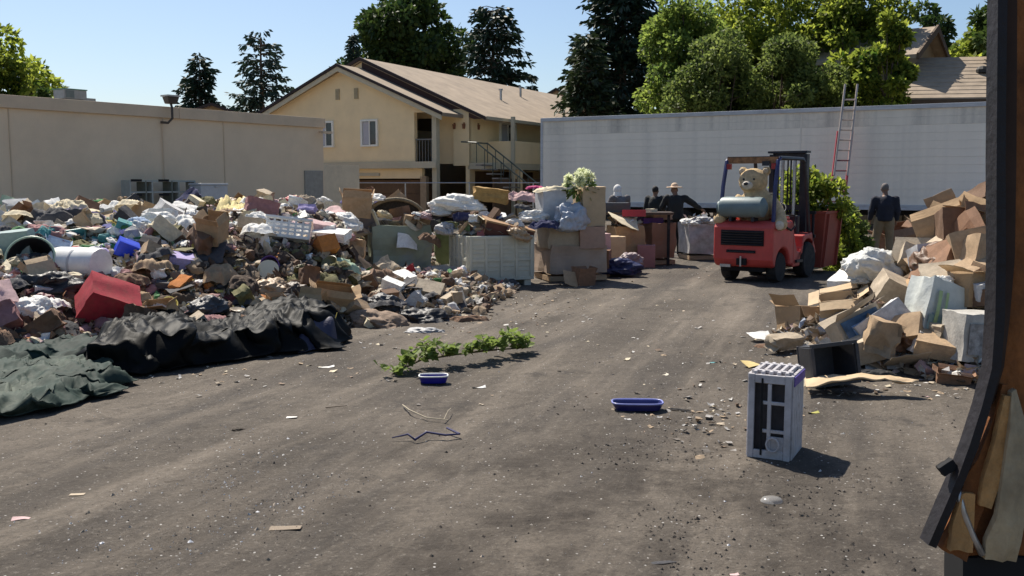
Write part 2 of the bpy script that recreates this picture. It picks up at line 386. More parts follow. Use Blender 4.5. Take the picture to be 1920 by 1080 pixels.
B('first_floor_slab', (1.5, 6.2, 2.58), (1.5, 9.4, .3), TRIM, hs)
bal = B('balcony_parapet', (2.2, 5.6, 3.25), (.12, 4.6, 1.05), SIDING, hs)
B('balcony_parapet', (1.5, 3.3, 3.25), (1.3, .12, 1.05), SIDING, hs)
B('balcony_post', (2.2, 3.25, 2.5), (.16, .16, 4.8), TRIM, hs); B('balcony_post', (2.2, 7.95, 2.5), (.16, .16, 4.8), TRIM, hs)
window(hs, 5.2, .84, 3.3, 4.7, 1.5, '+x')
for y in (1.9,):
    pass
for (x, y, f) in ((.1, 1.42, 0), (.62, 1.42, 0), (.87, 2.3, 1)):
    MB().box((x, y - (.06 if not f else 0), 4.4), (.12, .12, .22), taper=.7).box((x, y - (.02 if not f else 0), 4.55), (.05, .1, .05)).build('wall_lamp', mat('rust lamp', (.2, .08, .04), .6), hs)
st = MB()
for i in range(12): st.box((1.9 + .0 * i + .28 * i, 1.0, 2.6 - .2 * i), (.3, 1.0, .06))
st.build('stair_treads', mat('stair concrete', (.22, .2, .18), .8), hs)
for y in (.5, 1.5):
    r2 = MB().tube([(1.0, y, 3.65), (1.8, y, 3.6), (5.1, y, 1.25)], .035, 6).box((3.3, y, 1.5), (.001, .05, .001))
    for i in range(8): r2.tube([(1.8 + .42 * i, y, 3.6 - .3 * i), (1.8 + .42 * i, y, 2.7 - .3 * i)], .02, 4)
    r2.build('stair_rail', mat('rail green grey', (.05, .07, .06), .5), hs)
B('carport_dark_sheet', (2.1, 8.0, 1.0), (.1, 13, 2.0), GARD, hs)  # solid brown sheet, the darkness of the carport is put into its colour
B('carport_wall', (.84, 5, 1.2), (.02, 6, 2.3), GARD, hs)
B('carport_pier', (2.15, 3.9, 1.25), (.3, .3, 2.4), SIDING, hs)
# right-hand house
TILE = mat('roof tiles', (.34, .27, .20), .9, .15, 2, .4, 8, dirt=.25, dirtcol=(.2, .15, .1))
o2 = at(1715, 190, 40)
h2 = thing('tiled_roof_house', 'tan house with stepped tile roof and raised gable standing above the white trailer', 'house', (o2.x, 40, 0), R(-8))
B('wall', (5, 2.6, 2.6), (9.6, 5, 5.2), mat('tan wall', (.30, .23, .15), .9, .08), h2)
rr = MB()
for i in range(11):                              # stepped tile courses rising away from the eave
    y0, z0 = -.5 + i * .32, 5.22 + i * .185
    rr.prism([(y0, z0), (y0 + .35, z0 + .18), (y0 + .35, z0 + .10), (y0, z0 - .07)], -.4, 10.5, axis=0)
rc = rr.build('tile_courses', TILE, h2); kind(rc, 'stuff')
B('fascia', (5, -.53, 5.02), (10.8, .1, .26), mat('brown fascia', (.10, .065, .04), .8), h2)
def rot_piece(o, c=(1.35, 3.6, 0), a=R(-30)): o.location = c; o.rotation_euler = (0, 0, a); return o
ub = MB().box((-2.6, 0, 3.6), (5.0, 4.6, 7.2)); ub.prism([(-2.3, 7.2), (0, 8.35), (2.3, 7.2)], -5.1, -.1, axis=0)
rot_piece(ub.build('upper_block', mat('tan wall', (.3, .23, .15)), h2))
rot_piece(MB().prism([(-2.8, 7.0), (0, 8.45), (2.8, 7.0), (2.8, 7.16), (0, 8.64), (-2.8, 7.16)], -5.5, .35, axis=0).build('upper_roof', TILE, h2))
for s_ in (-1, 1): rot_piece(MB().prism([(s_ * 2.85, 6.92), (0, 8.38), (0, 8.70), (s_ * 2.85, 7.2)], .36, .46, axis=0).build('rake_board', mat('brown fascia', (.1, .065, .04)), h2))
MB().lathe([(.28, 0), (.28, .14), (.20, .25), (.02, .3)], 10, Matrix.Translation((3.1, 1.6, 6.4))).build('roof_vent', mat('dark vent', (.03, .03, .03)), h2)
def small_house(name, label, p, wd_, h, rise, m, rz=0.0, dep=7):
    t = thing(name, label, 'house', p, rz)
    B('wall', (0, dep / 2, h / 2), (wd_, dep, h), m, t); MB().prism([(-wd_ / 2, h), (0, h + rise), (wd_ / 2, h)], .01, dep, axis=1).build('gable', m, t)
    gable_roof('roof', t, -wd_ / 2 - .4, wd_ / 2 + .4, 0, -.4, dep + .4, h - .02, h + rise + .15, mat('far roof', (.2, .15, .12), .9, .1))
    rake(t, -wd_ / 2 - .4, wd_ / 2 + .4, 0, -.42, h, h + rise + .17, ROOFD)
q = at(1030, 190, 75); small_house('far_house', 'small pink beige gabled house between the cedar and the conifers', (q.x + .6, 75, 0), 5.5, 7.3, 1.6, mat('pinkish wall', (.45, .36, .29), .9), R(-15))
q = at(398, 205, 62); small_house('low_house', 'low tan roofed house just peeking over the parapet beside the floodlight', (q.x, 62, 0), 5, 5.8, .9, mat('tan wall', (.3, .23, .15)), R(10))

# ------------------------------------------------------------------ trees
def leafmat(name, c1, c2, tr=.35):
    if name in MATS: return MATS[name]
    m = bpy.data.materials.new(name); m.use_nodes = True; nt = m.node_tree; L = nt.links.new
    b = nt.nodes['Principled BSDF']; b.inputs['Roughness'].default_value = .6; b.inputs['Specular IOR Level'].default_value = .3
    geo = nd(nt, 'ShaderNodeNewGeometry'); tc = nd(nt, 'ShaderNodeTexCoord')
    n = nd(nt, 'ShaderNodeTexNoise'); n.inputs['Scale'].default_value = .7; n.inputs['Detail'].default_value = 3; L(tc.outputs['Object'], n.inputs['Vector'])
    a = nd(nt, 'ShaderNodeMath', operation='ADD'); L(n.outputs['Fac'], a.inputs[0])
    a2 = nd(nt, 'ShaderNodeMath', operation='MULTIPLY'); L(geo.outputs['Random Per Island'], a2.inputs[0]); a2.inputs[1].default_value = .5
    L(a2.outputs[0], a.inputs[1])
    r = nd(nt, 'ShaderNodeMapRange'); r.inputs[1].default_value = .45; r.inputs[2].default_value = 1.05; L(a.outputs[0], r.inputs[0])
    mx = nd(nt, 'ShaderNodeMix', data_type='RGBA'); L(r.outputs[0], mx.inputs[0]); mx.inputs[6].default_value = (*c1, 1); mx.inputs[7].default_value = (*c2, 1)
    L(mx.outputs[2], b.inputs['Base Color'])
    t = nd(nt, 'ShaderNodeBsdfTranslucent'); L(mx.outputs[2], t.inputs[0])
    ms = nd(nt, 'ShaderNodeMixShader'); ms.inputs[0].default_value = tr
    L(b.outputs[0], ms.inputs[1]); L(t.outputs[0], ms.inputs[2]); L(ms.outputs[0], nt.nodes['Material Output'].inputs[0])
    MATS[name] = m; return m
BARK = mat('bark', (.10, .075, .055), .95, .25, 4, .6, 12)
def leaf(vs, fs, p, ax, side, L_, W):
    o = len(vs); q = p + ax * L_
    vs += [tuple(p), tuple(p + ax * L_ * .5 + side * W), tuple(q), tuple(p + ax * L_ * .5 - side * W)]
    fs.append((o, o + 1, o + 2, o + 3))
def rv(rng):
    while True:
        v = Vector((rng.uniform(-1, 1), rng.uniform(-1, 1), rng.uniform(-1, 1)))
        if .05 < v.length < 1: return v
def mesh_of(vs, fs, name):
    me = bpy.data.meshes.new(name); me.from_pydata(vs, [], fs); me.update(); return me
def broad_tree(name, label, base, h, crown_r, crown_z0, seed, m, nleaf=9000, ls=.3, trunk_r=.25, clus=34, cat='tree', group=None, shape=1.0):
    rng = random.Random(seed); t = thing(name, label, cat, base, rng.uniform(0, 6), group); clus = int(clus * 1.6); nleaf = int(nleaf * 1.75)
    cz = (crown_z0 + h) / 2; rz_ = (h - crown_z0) / 2
    tr = MB(); top = Vector((rng.uniform(-.3, .3), rng.uniform(-.3, .3), cz))
    tr.tube([(0, 0, -.2), (0.05, 0, h * .12), top * .5 + Vector((.1, 0, 0)), top], [trunk_r * 1.3, trunk_r, trunk_r * .75, trunk_r * .4], 8)
    cl = []
    for i in range(clus):
        d = rv(rng); d = d.normalized() * (rng.uniform(.05, 1) ** .5)
        taper = 1 - max(0, d.z) * .35 * shape
        c = Vector((d.x * crown_r * taper, d.y * crown_r * taper, cz + d.z * rz_))
        r = rng.uniform(.20, .38) * crown_r
        cl.append((c, r))
        s0 = top * rng.uniform(.45, .95)
        mid = (s0 + c) / 2 + rv(rng) * .3
        tr.tube([s0, mid, c], [trunk_r * .35, trunk_r * .18, .03], 5, False)
    tr.build('trunk', BARK, t, smooth='all')
    vs, fs = [], []
    tot = sum(r * r for _, r in cl)
    for c, r in cl:
        for _ in range(int(nleaf * r * r / tot)):
            d = rv(rng); d = d.normalized() * (d.length ** .45)
            p = c + Vector((d.x * r, d.y * r, d.z * r * .8))
            ax = (rv(rng) + d * .6 + Vector((0, 0, -.25))).normalized()
            leaf(vs, fs, p, ax, ax.cross(rv(rng)).normalized(), ls * rng.uniform(.6, 1.4), ls * .32)
    put('crown', mesh_of(vs, fs, 'crown'), m, t)
    return t
def conifer(name, label, base, h, r0, seed, m, z0=.12, gap=.28, nb=7, ls=.42, open_=1.0, lean=0, prof=1.0, group=None):
    rng = random.Random(seed); t = thing(name, label, 'tree', base, rng.uniform(0, 6), group)
    tr = MB(); tr.tube([(0, 0, -.2), (lean * .5, 0, h * .5), (lean, 0, h * .97)], [h * .02, h * .013, .03], 7)
    vs, fs = [], []; z = h * z0
    while z < h * .985:
        k = (z - h * z0) / (h * (1 - z0)); rad = r0 * (1 - k) ** (.8 * prof) + .12
        if k < .15: rad *= .75 + k * 1.6
        for b in range(nb):
            if rng.random() > open_ * (1 - .15 * k): continue
            a = rng.uniform(0, 2 * PI); L_ = rad * rng.uniform(.55, 1.12)
            dr = Vector((math.cos(a), math.sin(a), 0)); o = Vector((lean * z / h, 0, z + rng.uniform(-.2, .2)))
            up = rng.uniform(.0, .25) - .1 * (1 - k)
            if L_ > .8: tr.tube([o, o + dr * L_ * .5 + Vector((0, 0, up * L_ * .6)), o + dr * L_ * .95 + Vector((0, 0, up * L_ * .4))], [.05, .035, .012], 4, False)
            n = max(5, int(L_ * 15 * .42 / ls))
            for i in range(n):
                u = (rng.random() ** .7); p = o + dr * L_ * u + Vector((0, 0, up * L_ * u * (1.2 - .6 * u)))
                wdt = .28 * L_ * (1 - u * .75) + .08
                sd = Vector((-dr.y, dr.x, 0)) * rng.uniform(-1, 1) * wdt
                p = p + sd + Vector((0, 0, rng.uniform(-.16, .08)))
                ax = (dr * .6 + sd * 1.0 + rv(rng) * .6 + Vector((0, 0, -.35))).normalized()
                leaf(vs, fs, p, ax, ax.cross(rv(rng)).normalized(), ls * rng.uniform(.7, 1.3), ls * .2)
        z += gap * (1 - .3 * k)
    tr.build('trunk', BARK, t, smooth='all'); put('crown', mesh_of(vs, fs, 'crown'), m, t)
    return t
LG = leafmat('bright leaves', (.040, .085, .014), (.42, .47, .07), .7)
LM = leafmat('mid leaves', (.022, .05, .014), (.09, .135, .03), .4)
LD = leafmat('dark needles', (.010, .026, .015), (.028, .052, .026), .15)
LB = leafmat('blue needles', (.014, .034, .026), (.045, .075, .05), .18)
LO = leafmat('dull olive leaves', (.055, .09, .024), (.24, .29, .075), .62)
def base_at(px, Y): p = at(px, 400, Y); return (p.x, Y, 0)
def top_h(py, Y): return at(960, py, Y).z
T = conifer
T('small_conifer', 'small dense conifer left of the taller open conifer behind the flat roof', base_at(383, 66), top_h(102, 66), 2.6, 11, LD, ls=.45, nb=9, prof=.75)
T('open_conifer', 'tall loose conifer showing sky through its branches beside the gabled house', base_at(497, 64), top_h(50, 64), 3.1, 12, LB, ls=.42, nb=7, gap=.42, open_=.75, prof=.62)
T('deodar_cedar', 'dark drooping cedar right behind the apartment house roof', base_at(925, 78), top_h(8, 78), 4.4, 13, LD, ls=.55, nb=10, gap=.5, prof=.5)
T('redwood_tree', 'very tall dark conifer whose top leaves the picture above the trailer', base_at(1165, 56), top_h(-120, 56), 3.6, 14, LD, ls=.5, nb=11, gap=.34, prof=.5)
T('dull_conifer', 'shorter dull green conifer in front of the very tall dark one', base_at(1098, 50), top_h(62, 50), 2.1, 15, leafmat('dull needles', (.018, .036, .015), (.055, .075, .028), .2), ls=.4, nb=10, prof=.6)
broad_tree('camphor_tree', 'big round dark leaved tree above the apartment house ridge', base_at(752, 84), top_h(-40, 84), 5.0, 5, 21, LM, 15000, .5, .4, 46)
T('young_redwood', 'thin pointed conifer at the edge of the big round tree', base_at(668, 80), top_h(60, 80), 1.8, 16, LB, ls=.45, nb=8)
broad_tree('leafy_tree', 'yellow green tree cut by the picture edge above the flat roof', base_at(2, 46), top_h(72, 46), 2.7, 3, 22, LG, 6000, .3, .2, 26)
broad_tree('sapling', 'small grey green treetop beside the rooftop air conditioner', base_at(93, 44), top_h(145, 44), .6, 3.5, 23, LM, 700, .22, .06, 8)
GR = 'leafy trees in a row behind the white trailer'
broad_tree('leafy_tree', 'bright airy tree next to the tall dark conifer', base_at(1282, 43), top_h(-30, 43), 2.3, 3, 31, leafmat('light airy leaves', (.07, .13, .03), (.30, .37, .075), .68), 13000, .21, .17, 40, group=GR)
broad_tree('leafy_tree', 'tall mid green tree rising behind the forklift', base_at(1425, 47), top_h(-70, 47), 3.0, 3, 32, LG, 15000, .24, .2, 44, group=GR)
broad_tree('leafy_tree', 'tall yellow green tree directly behind the ladder', base_at(1592, 45), top_h(-50, 45), 2.6, 2.5, 33, LG, 15000, .23, .2, 44, group=GR)
broad_tree('leafy_tree', 'round green tree covering the left side of the tiled house', base_at(1650, 38.5), top_h(30, 38.5), 1.15, 2.5, 34, LG, 6000, .24, .14, 28, group=GR)
broad_tree('leafy_tree', 'dull green bushy tree low between the airy tree and the ladder', base_at(1345, 39), top_h(62, 39), 2.2, 1.8, 35, LO, 14000, .17, .14, 36, group=GR)
broad_tree('leafy_tree', 'dull green shrubby tree low behind the forklift roof', base_at(1475, 39), top_h(55, 39), 2.1, 1.8, 36, LO, 13000, .17, .14, 32, group=GR)
broad_tree('leafy_tree', 'green tree beyond the raised gable of the tiled house', base_at(1825, 52), top_h(22, 52), 2.4, 3, 37, LG, 5000, .34, .2, 26, group=GR)
broad_tree('leafy_tree', 'dark overhanging tree top beside the door post', base_at(1885, 42), top_h(-90, 42), 1.7, 6, 38, LM, 4500, .3, .2, 22, group=GR)
broad_tree('leafy_tree', 'small green tree far behind the tiled house roof ridge', base_at(1735, 66), top_h(-2, 66), 2.0, 5, 39, LM, 3500, .36, .2, 20, group=GR)
broad_tree('leafy_tree', 'low green tree behind the right part of the trailer top', base_at(1560, 40), top_h(110, 40), 1.6, 1.8, 40, LG, 5000, .24, .14, 26, group=GR)

# ------------------------------------------------------------------ white trailer
T0, T1 = Vector((at(1013, 300, 35).x, 35, 0)), Vector((at(1875, 300, 27.8).x, 27.8, 0))
td = (T1 - T0); TL = td.length; td.normalize()
tr = thing('cargo_trailer', 'long white cargo trailer with grimy horizontally seamed side', 'trailer', T0, math.atan2(td.y, td.x))
TW = mat('trailer white', (.88, .80, .67), .65, .05, .8, .06, 5, dirt=.6, dirtcol=(.55, .51, .45), stretch=(1, 1, .45))
TW2 = mat('trailer rail', (.52, .53, .54), .5, .10, 2, dirt=.5, dirtcol=(.16, .14, .13), stretch=(1, 1, 4))
B('core', (TL / 2, 1.3, 2.5), (TL - .1, 2.4, 2.86), TW, tr)
TWG = mat('trailer grimy', (.80, .73, .61), .65, .08, .8, .06, 5, dirt=.85, dirtcol=(.30, .28, .25), stretch=(1.5, 1, .4))
nrow = 12; ph = (3.98 - 1.12) / nrow; me = None
rngt = random.Random(4)
pw = TL - .14
me = MB().box((0, 0, 0), (pw, .05, ph - .003)).mesh('side_panel')
for i in range(nrow):
    o = put('side_panel', me, TW if i < nrow - 2 else TWG, tr, (TL / 2, .072 + rngt.uniform(-.004, .004), 1.12 + ph * (i + .5)), (rngt.uniform(-.005, .005), 0, 0))
for x in [.04] + [TL - .04]: B('corner_post', (x, .08, 2.55), (.09, .12, 2.95), TW2, tr)
for i in (3,): B('side_stile', (TL * .62, .042, 2.55), (.05, .012, 2.84), TW, tr)
B('top_rail', (TL / 2, .07, 4.04), (TL, .14, .13), TW2, tr, bevel=.01)
B('bottom_rail', (TL / 2, .06, 1.04), (TL, .14, .16), TW2, tr, bevel=.01)
B('roof_sheet', (TL / 2, 1.3, 4.08), (TL, 2.5, .05), mat('roof sheet', (.2, .2, .22), .6, dirt=.5), tr)
B('frame_rail', (TL / 2, .8, .88), (TL * .9, .12, .2), RUBBER, tr); B('frame_rail', (TL / 2, 1.8, .88), (TL * .9, .12, .2), RUBBER, tr)
for x in (TL * .28, TL * .35):
    for y in (.35, 2.1): MB().lathe([(.2, -.13), (.46, -.13), (.5, -.09), (.5, .09), (.46, .13), (.2, .13)], 20, Matrix.Translation((x, y, .5)) @ Matrix.Rotation(R(90), 4, 'X')).build('wheel', RUBBER, tr)
for y in (.5, 2.1): B('landing_leg', (TL * .9, y, .5), (.12, .12, 1.0), RUBBER, tr)

# ------------------------------------------------------------------ ladder against the trailer
def ladder():
    a0, b0 = at(1559, 400, 28.8), at(1607, 155, 29.9)
    foot = Vector((at(1562, 400, 28.5).x, 28.5, 0))
    top = at(1595, 158, 29.7)
    t = thing('extension_ladder', 'aluminium extension ladder with red lower rails leaning on the white trailer', 'ladder', foot)
    d = top - foot; L_ = d.length; dn = d.normalized(); sx = Vector((1, .05, 0)).normalized() * .22
    red = mat('ladder red', (.42, .07, .09), .5); alu = mat('ladder alu', (.44, .37, .32), .4, metal=.3)
    k = .70
    for s in (-1, 1):
        MB().tube([sx * s, sx * s + d * k], .042, 4).build('lower_rail', red, t)
        MB().tube([sx * s * .92 + d * .42 + Vector((0, -.06, 0)), sx * s * .86 + d + Vector((0, -.06, 0))], .036, 4).build('upper_rail', alu, t)
    n = int(L_ / .32); rm = MB().tube([(-.21, 0, 0), (.21, 0, 0)], .024, 6).mesh('rung')
    for i in range(1, n):
        omat(put('rung', rm, alu, t, dn * .32 * i + (Vector((0, -.06, 0)) if i > n * .5 else Vector())), alu if i > n * .55 else mat('rung dull red', (.16, .06, .07), .6))
ladder()
wf = thing('wire_fence', 'low wire fence with posts in front of the garages', 'fence', (0, 40, 0))
for px in (640, 760, 880, 1000):
    p = at(px, 345, 40); MB().tube([(p.x, 0, 0), (p.x, 0, 1.78)], .03, 6).build('post', METAL, wf)
MB().tube([(at(628, 340, 40).x, 0, 1.8), (at(1012, 340, 40).x, 0, 1.8)], .02, 5).build('top_wire', METAL, wf)

# ------------------------------------------------------------------ heaps: ground plan and height
def poly_dist(p, poly):                        # signed distance, positive inside
    x, y = p; ins = False; dmin = 1e9; n = len(poly)
    for i in range(n):
        x1, y1 = poly[i]; x2, y2 = poly[(i + 1) % n]
        if (y1 > y) != (y2 > y) and x < (x2 - x1) * (y - y1) / (y2 - y1) + x1: ins = not ins
        dx, dy = x2 - x1, y2 - y1; t = max(0, min(1, ((x - x1) * dx + (y - y1) * dy) / (dx * dx + dy * dy)))
        dmin = min(dmin, math.hypot(x - x1 - t * dx, y - y1 - t * dy))
    return dmin if ins else -dmin
def g2(px, py): p = gp(px, py); return (p.x, p.y)
LPOLY = [g2(-500, 745), g2(-60, 705), g2(120, 680), g2(330, 655), g2(480, 640), g2(640, 618), g2(760, 604), g2(900, 590), g2(930, 568), (.1, 15.6), (.1, 16.2),
         (-.9, 17.6), (-.6, 22), (-3, 25.5), (-9.5, 26), (-15, 23), (-14, 12)]
RPOLY = [g2(1455, 636), g2(1500, 655), g2(1620, 690), g2(1760, 715), g2(1900, 735), (7.5, 8.5), (12, 11), (12, 17), (7.6, 16.6), (5.55, 14.2), (4.05, 12.5)]
def HL(x, y):
    e = poly_dist((x, y), LPOLY)
    if e <= -.02: return 0.0
    px = CX + FOC * x / y
    rise = 3.2 if px < 620 else 3.2 - 1.2 * sm((px - 620) / 300)
    hmax = 1.07 - .25 * sm((13 - y) / 3)
    f = sm((px - 630) / 60) * (1 - sm((y - 17.7) / .8)); hmax = hmax * (1 - f) + .30 * f + .24 * sm((px - 630) / 120) * sm((y - 17.7) / .8)
    h = hmax * sm((e + .15) / rise) ** .8
    back = sm((e) / 1.0)
    return h * (1 + .0) + back * (.20 * fbm(x * .8, y * .8, 1.5, 3) * min(1, h * 1.2) + .09 * fbm(x * 2.6, y * 2.6, 4.5, 3))
def HR(x, y):
    e = poly_dist((x, y), RPOLY)
    if e <= -.02: return 0.0
    h = 1.22 * sm((e + .12) / 2.6) ** .8
    return h + sm(e) * (.16 * fbm(x * .9, y * .9, 8.5, 3) + .07 * fbm(x * 2.4, y * 2.4, 2.5, 2))
def hit(px, py, H, d0=6.5, d1=27):
    o = Vector((0, 0, CAMZ)); d = ray(px, py); y = d0
    while y < d1:
        p = o + d * (y / d.y)
        if p.z <= max(H(p.x, p.y), 0): return p
        y += .06
    return o + d * (d1 / d.y)
SCRAP = mat('mixed scraps', (1, 1, 1), .8, .18, 9, .3, 40, dirt=.35, dirtcol=(.10, .07, .05), attr='tint', trans=.08)
HEAPM = mat('heap core', (.085, .065, .05), .95, .45, 5, .8, 16, dirt=.6, dirtcol=(.03, .024, .02))
def region_pal(px, py):
    """which colours lie where in the left heap (object colours, seen in the photo)"""
    W = ['white'] * 8 + ['cream'] * 5 + ['beige'] * 2 + ['pale grey']
    if px < 260 and py > 530: return ['dusty rose'] * 4 + ['brown'] * 5 + ['maroon'] * 2 + ['tan', 'tan', 'pale pink', 'cream', 'charcoal', 'orange', 'beige', 'white']
    if px < 330 and py < 470: return W + ['teal'] * 2 + ['tan'] * 2 + ['dusty rose', 'green', 'lavender', 'olive', 'blue', 'pale green', 'pale blue', 'charcoal', 'dark brown', 'white', 'cream']
    if 300 <= px < 680 and py > 470: return ['brown'] * 5 + ['olive'] * 3 + ['dark brown'] * 4 + ['tan'] * 4 + ['beige'] * 3 + ['charcoal'] * 2 + ['cream', 'cream', 'dusty rose', 'white', 'orange', 'yellow']
    if px >= 640 and py > 540: return ['tan'] * 4 + ['brown'] * 4 + ['charcoal'] * 3 + ['pale grey'] * 1 + ['white'] * 3 + ['beige'] * 4 + ['olive', 'black', 'cream']
    return W + ['pale pink'] * 3 + ['beige'] * 3 + ['tan'] * 3 + ['brown'] * 2 + ['dusty rose'] * 2 + ['lavender', 'olive', 'navy', 'charcoal', 'charcoal', 'dark brown', 'red', 'green']
def heap(name, H, x0, x1, y0, y1, st):
    xs_ = []; nx_ = int((x1 - x0) / st); ny_ = int((y1 - y0) / st); vs = []; keep = []
    for j in range(ny_ + 1):
        for i in range(nx_ + 1):
            x, y = x0 + i * st, y0 + j * st; h = H(x, y); keep.append(h > .004)
            c = .05 * noise.cell(Vector((x * 7, y * 7, 1))) + .05 * noise.cell(Vector((x * 3.1, y * 3.1, 5)))
            vs.append((x, y, (h + c * min(1, h * 3)) if h > .004 else -.03))
    fs = []
    for j in range(ny_):
        for i in range(nx_):
            q = (j * (nx_ + 1) + i, j * (nx_ + 1) + i + 1, (j + 1) * (nx_ + 1) + i + 1, (j + 1) * (nx_ + 1) + i)
            if any(keep[k] for k in q): fs.append(q)
    o = put(name, mesh_of(vs, fs, name), HEAPM); kind(o, 'stuff'); return o
heap('rubbish_mound', HL, -16, 1.2, 7.2, 26.5, .11)
heap('cardboard_mound', HR, 2.5, 12, 7.5, 17.2, .1)
def scraps(name, H, pts, palf, rng, smin, smax, flat=False):
    """thousands of small torn scraps, each a bent little sheet"""
    vs, fs, cols = [], [], []
    for (x, y) in pts:
        z = max(H(x, y), 0); px, py = pix((x, y, z))
        c = PAL[rng.choice(palf(px, py))]; k = rng.uniform(.7, 1.15); c = tuple(min(.8, (v * .68 + g * .32) * k) for v, g in zip(c, (.36, .30, .23)))
        s = rng.uniform(smin, smax) * (1.5 if rng.random() < .1 else 1)
        n = Vector((rng.gauss(0, .55), rng.gauss(0, .55), 1)).normalized()
        if rng.random() < .3: n = rv(rng).normalized()
        if flat: n = Vector((rng.gauss(0, .12), rng.gauss(0, .12), 1)).normalized()
        u = n.orthogonal().normalized(); u.rotate(Matrix.Rotation(rng.uniform(0, 6.28), 3, n)); v = n.cross(u)
        asp = rng.uniform(.25, 1); L_ = s; W_ = s * asp; o = Vector((x, y, z + (rng.uniform(-.01, .05) if not flat else .004) + (.5 * s * (1 - abs(n.z)))))
        b = rng.uniform(-.5, .5) * s; t = .006
        base = len(vs); ring = []
        for i in (-1, 0, 1):
            for j in (-1, 1):
                ring.append(o + u * (i * L_ / 2 * rng.uniform(.8, 1.2)) + v * (j * W_ / 2 * rng.uniform(.6, 1.2)) + n * (b * (i * i) * .5 + rng.uniform(-.1, .1) * s))
        vs += [tuple(q) for q in ring]
        if s > smax * .35 and rng.random() < .55:       # lumpy piece: close it underneath
            vs.append(tuple(o - n * s * rng.uniform(.15, .4)))
            f = [(0, 1, 3, 2), (2, 3, 5, 4), (0, 2, 6), (2, 4, 6), (4, 5, 6), (5, 3, 6), (3, 1, 6), (1, 0, 6)]
        else: f = [(0, 1, 3, 2), (2, 3, 5, 4)]
        for q in f: fs.append(tuple(base + i for i in q)); cols.append(c)
    me = mesh_of(vs, fs, name); at_ = me.attributes.new('tint', 'FLOAT_COLOR', 'FACE')
    buf = []
    for c in cols: buf += [c[0], c[1], c[2], 1]
    at_.data.foreach_set('color', buf)
    o = put(name, me, SCRAP); kind(o, 'stuff'); return o
rs = random.Random(77)
def sample(H, x0, x1, y0, y1, n, rng, pw=1.0, vis=True):
    out = []
    while len(out) < n:
        y = y0 * (y1 / y0) ** rng.random(); px = rng.uniform(-60, 1925); x = (px - CX) / FOC * y
        if not (x0 < x < x1): continue
        if H(x, y) > .01: out.append((x, y))
    return out
scraps('small_scraps', HL, sample(HL, -16, 1.2, 7.5, 25, 21000, rs), region_pal, rs, .02, .12)
def rpal(px, py): return ['tan'] * 5 + ['beige'] * 4 + ['white'] * 3 + ['brown'] * 3 + ['pale grey'] * 2 + ['pale pink', 'charcoal', 'cream', 'pale blue']
def lumps(name, H, pts, palf, rng, smin, smax):
    """small crumpled pieces, too many and too small to tell apart"""
    bm = bmesh.new(); bmesh.ops.create_icosphere(bm, subdivisions=2, radius=1); bv = [v.co.copy() for v in bm.verts]; bf = [tuple(v.index for v in f.verts) for f in bm.faces]; bm.free()
    var = []
    for k in range(24):
        sc3 = (rng.uniform(.6, 1.3), rng.uniform(.45, 1), rng.uniform(.25, .7))
        var.append([Vector((p.x * sc3[0], p.y * sc3[1], p.z * sc3[2])) * (1 + .5 * nz(p.x * 1.4 + k * 5, p.y * 1.4, p.z * 1.4) + .3 * ridge(p.x * 2.6, p.y * 2.6 + k * 3, p.z * 2.6)) for p in bv])
    vs, fs, buf = [], [], []
    for (x, y) in pts:
        z = max(H(x, y), 0); px, py = pix((x, y, z)); c = PAL[rng.choice(palf(px, py))]; q = rng.uniform(.7, 1.15); c = [min(.8, v * q) for v in c]; s = rng.uniform(smin, smax)
        M = Euler((rng.gauss(0, .6), rng.gauss(0, .6), rng.uniform(0, 6.28))).to_matrix() * s; o = Vector((x, y, z + s * .35)); b = len(vs)
        vs += [tuple(M @ v + o) for v in var[rng.randrange(24)]]; fs += [(a + b, d + b, e + b) for a, d, e in bf]; buf += [c[0], c[1], c[2], 1] * len(bf)
    me = mesh_of(vs, fs, name); a_ = me.attributes.new('tint', 'FLOAT_COLOR', 'FACE'); a_.data.foreach_set('color', buf)
    kind(put(name, me, SCRAP), 'stuff')
lumps('small_rubbish', HL, sample(HL, -16, 1.2, 7.5, 25, 4600, rs), region_pal, rs, .035, .11)
scraps('cardboard_scraps', HR, sample(HR, 2.5, 12, 7.5, 16, 5200, rs), rpal, rs, .03, .15)
def flat0(x, y): return ground_h(x, y)
fp = []
for (px, py, sx, sy, n) in ((960, 590, 120, 22, 160), (700, 640, 140, 14, 90), (1130, 545, 90, 18, 60), (400, 705, 200, 16, 80), (1330, 790, 70, 30, 90), (1440, 660, 60, 30, 70),
                            (1640, 730, 130, 14, 80), (1230, 700, 240, 60, 60), (900, 560, 110, 16, 120), (1100, 610, 140, 30, 40), (1280, 505, 60, 8, 50)):
    for _ in range(n):
        p = gp(px + rs.gauss(0, sx), py + rs.gauss(0, sy)); fp.append((p.x, p.y))
scraps('ground_litter', flat0, fp, lambda a, b: ['white', 'pale grey', 'cream', 'tan', 'brown', 'charcoal', 'beige', 'pale grey', 'tan', 'grey'], rs, .010, .06, True)
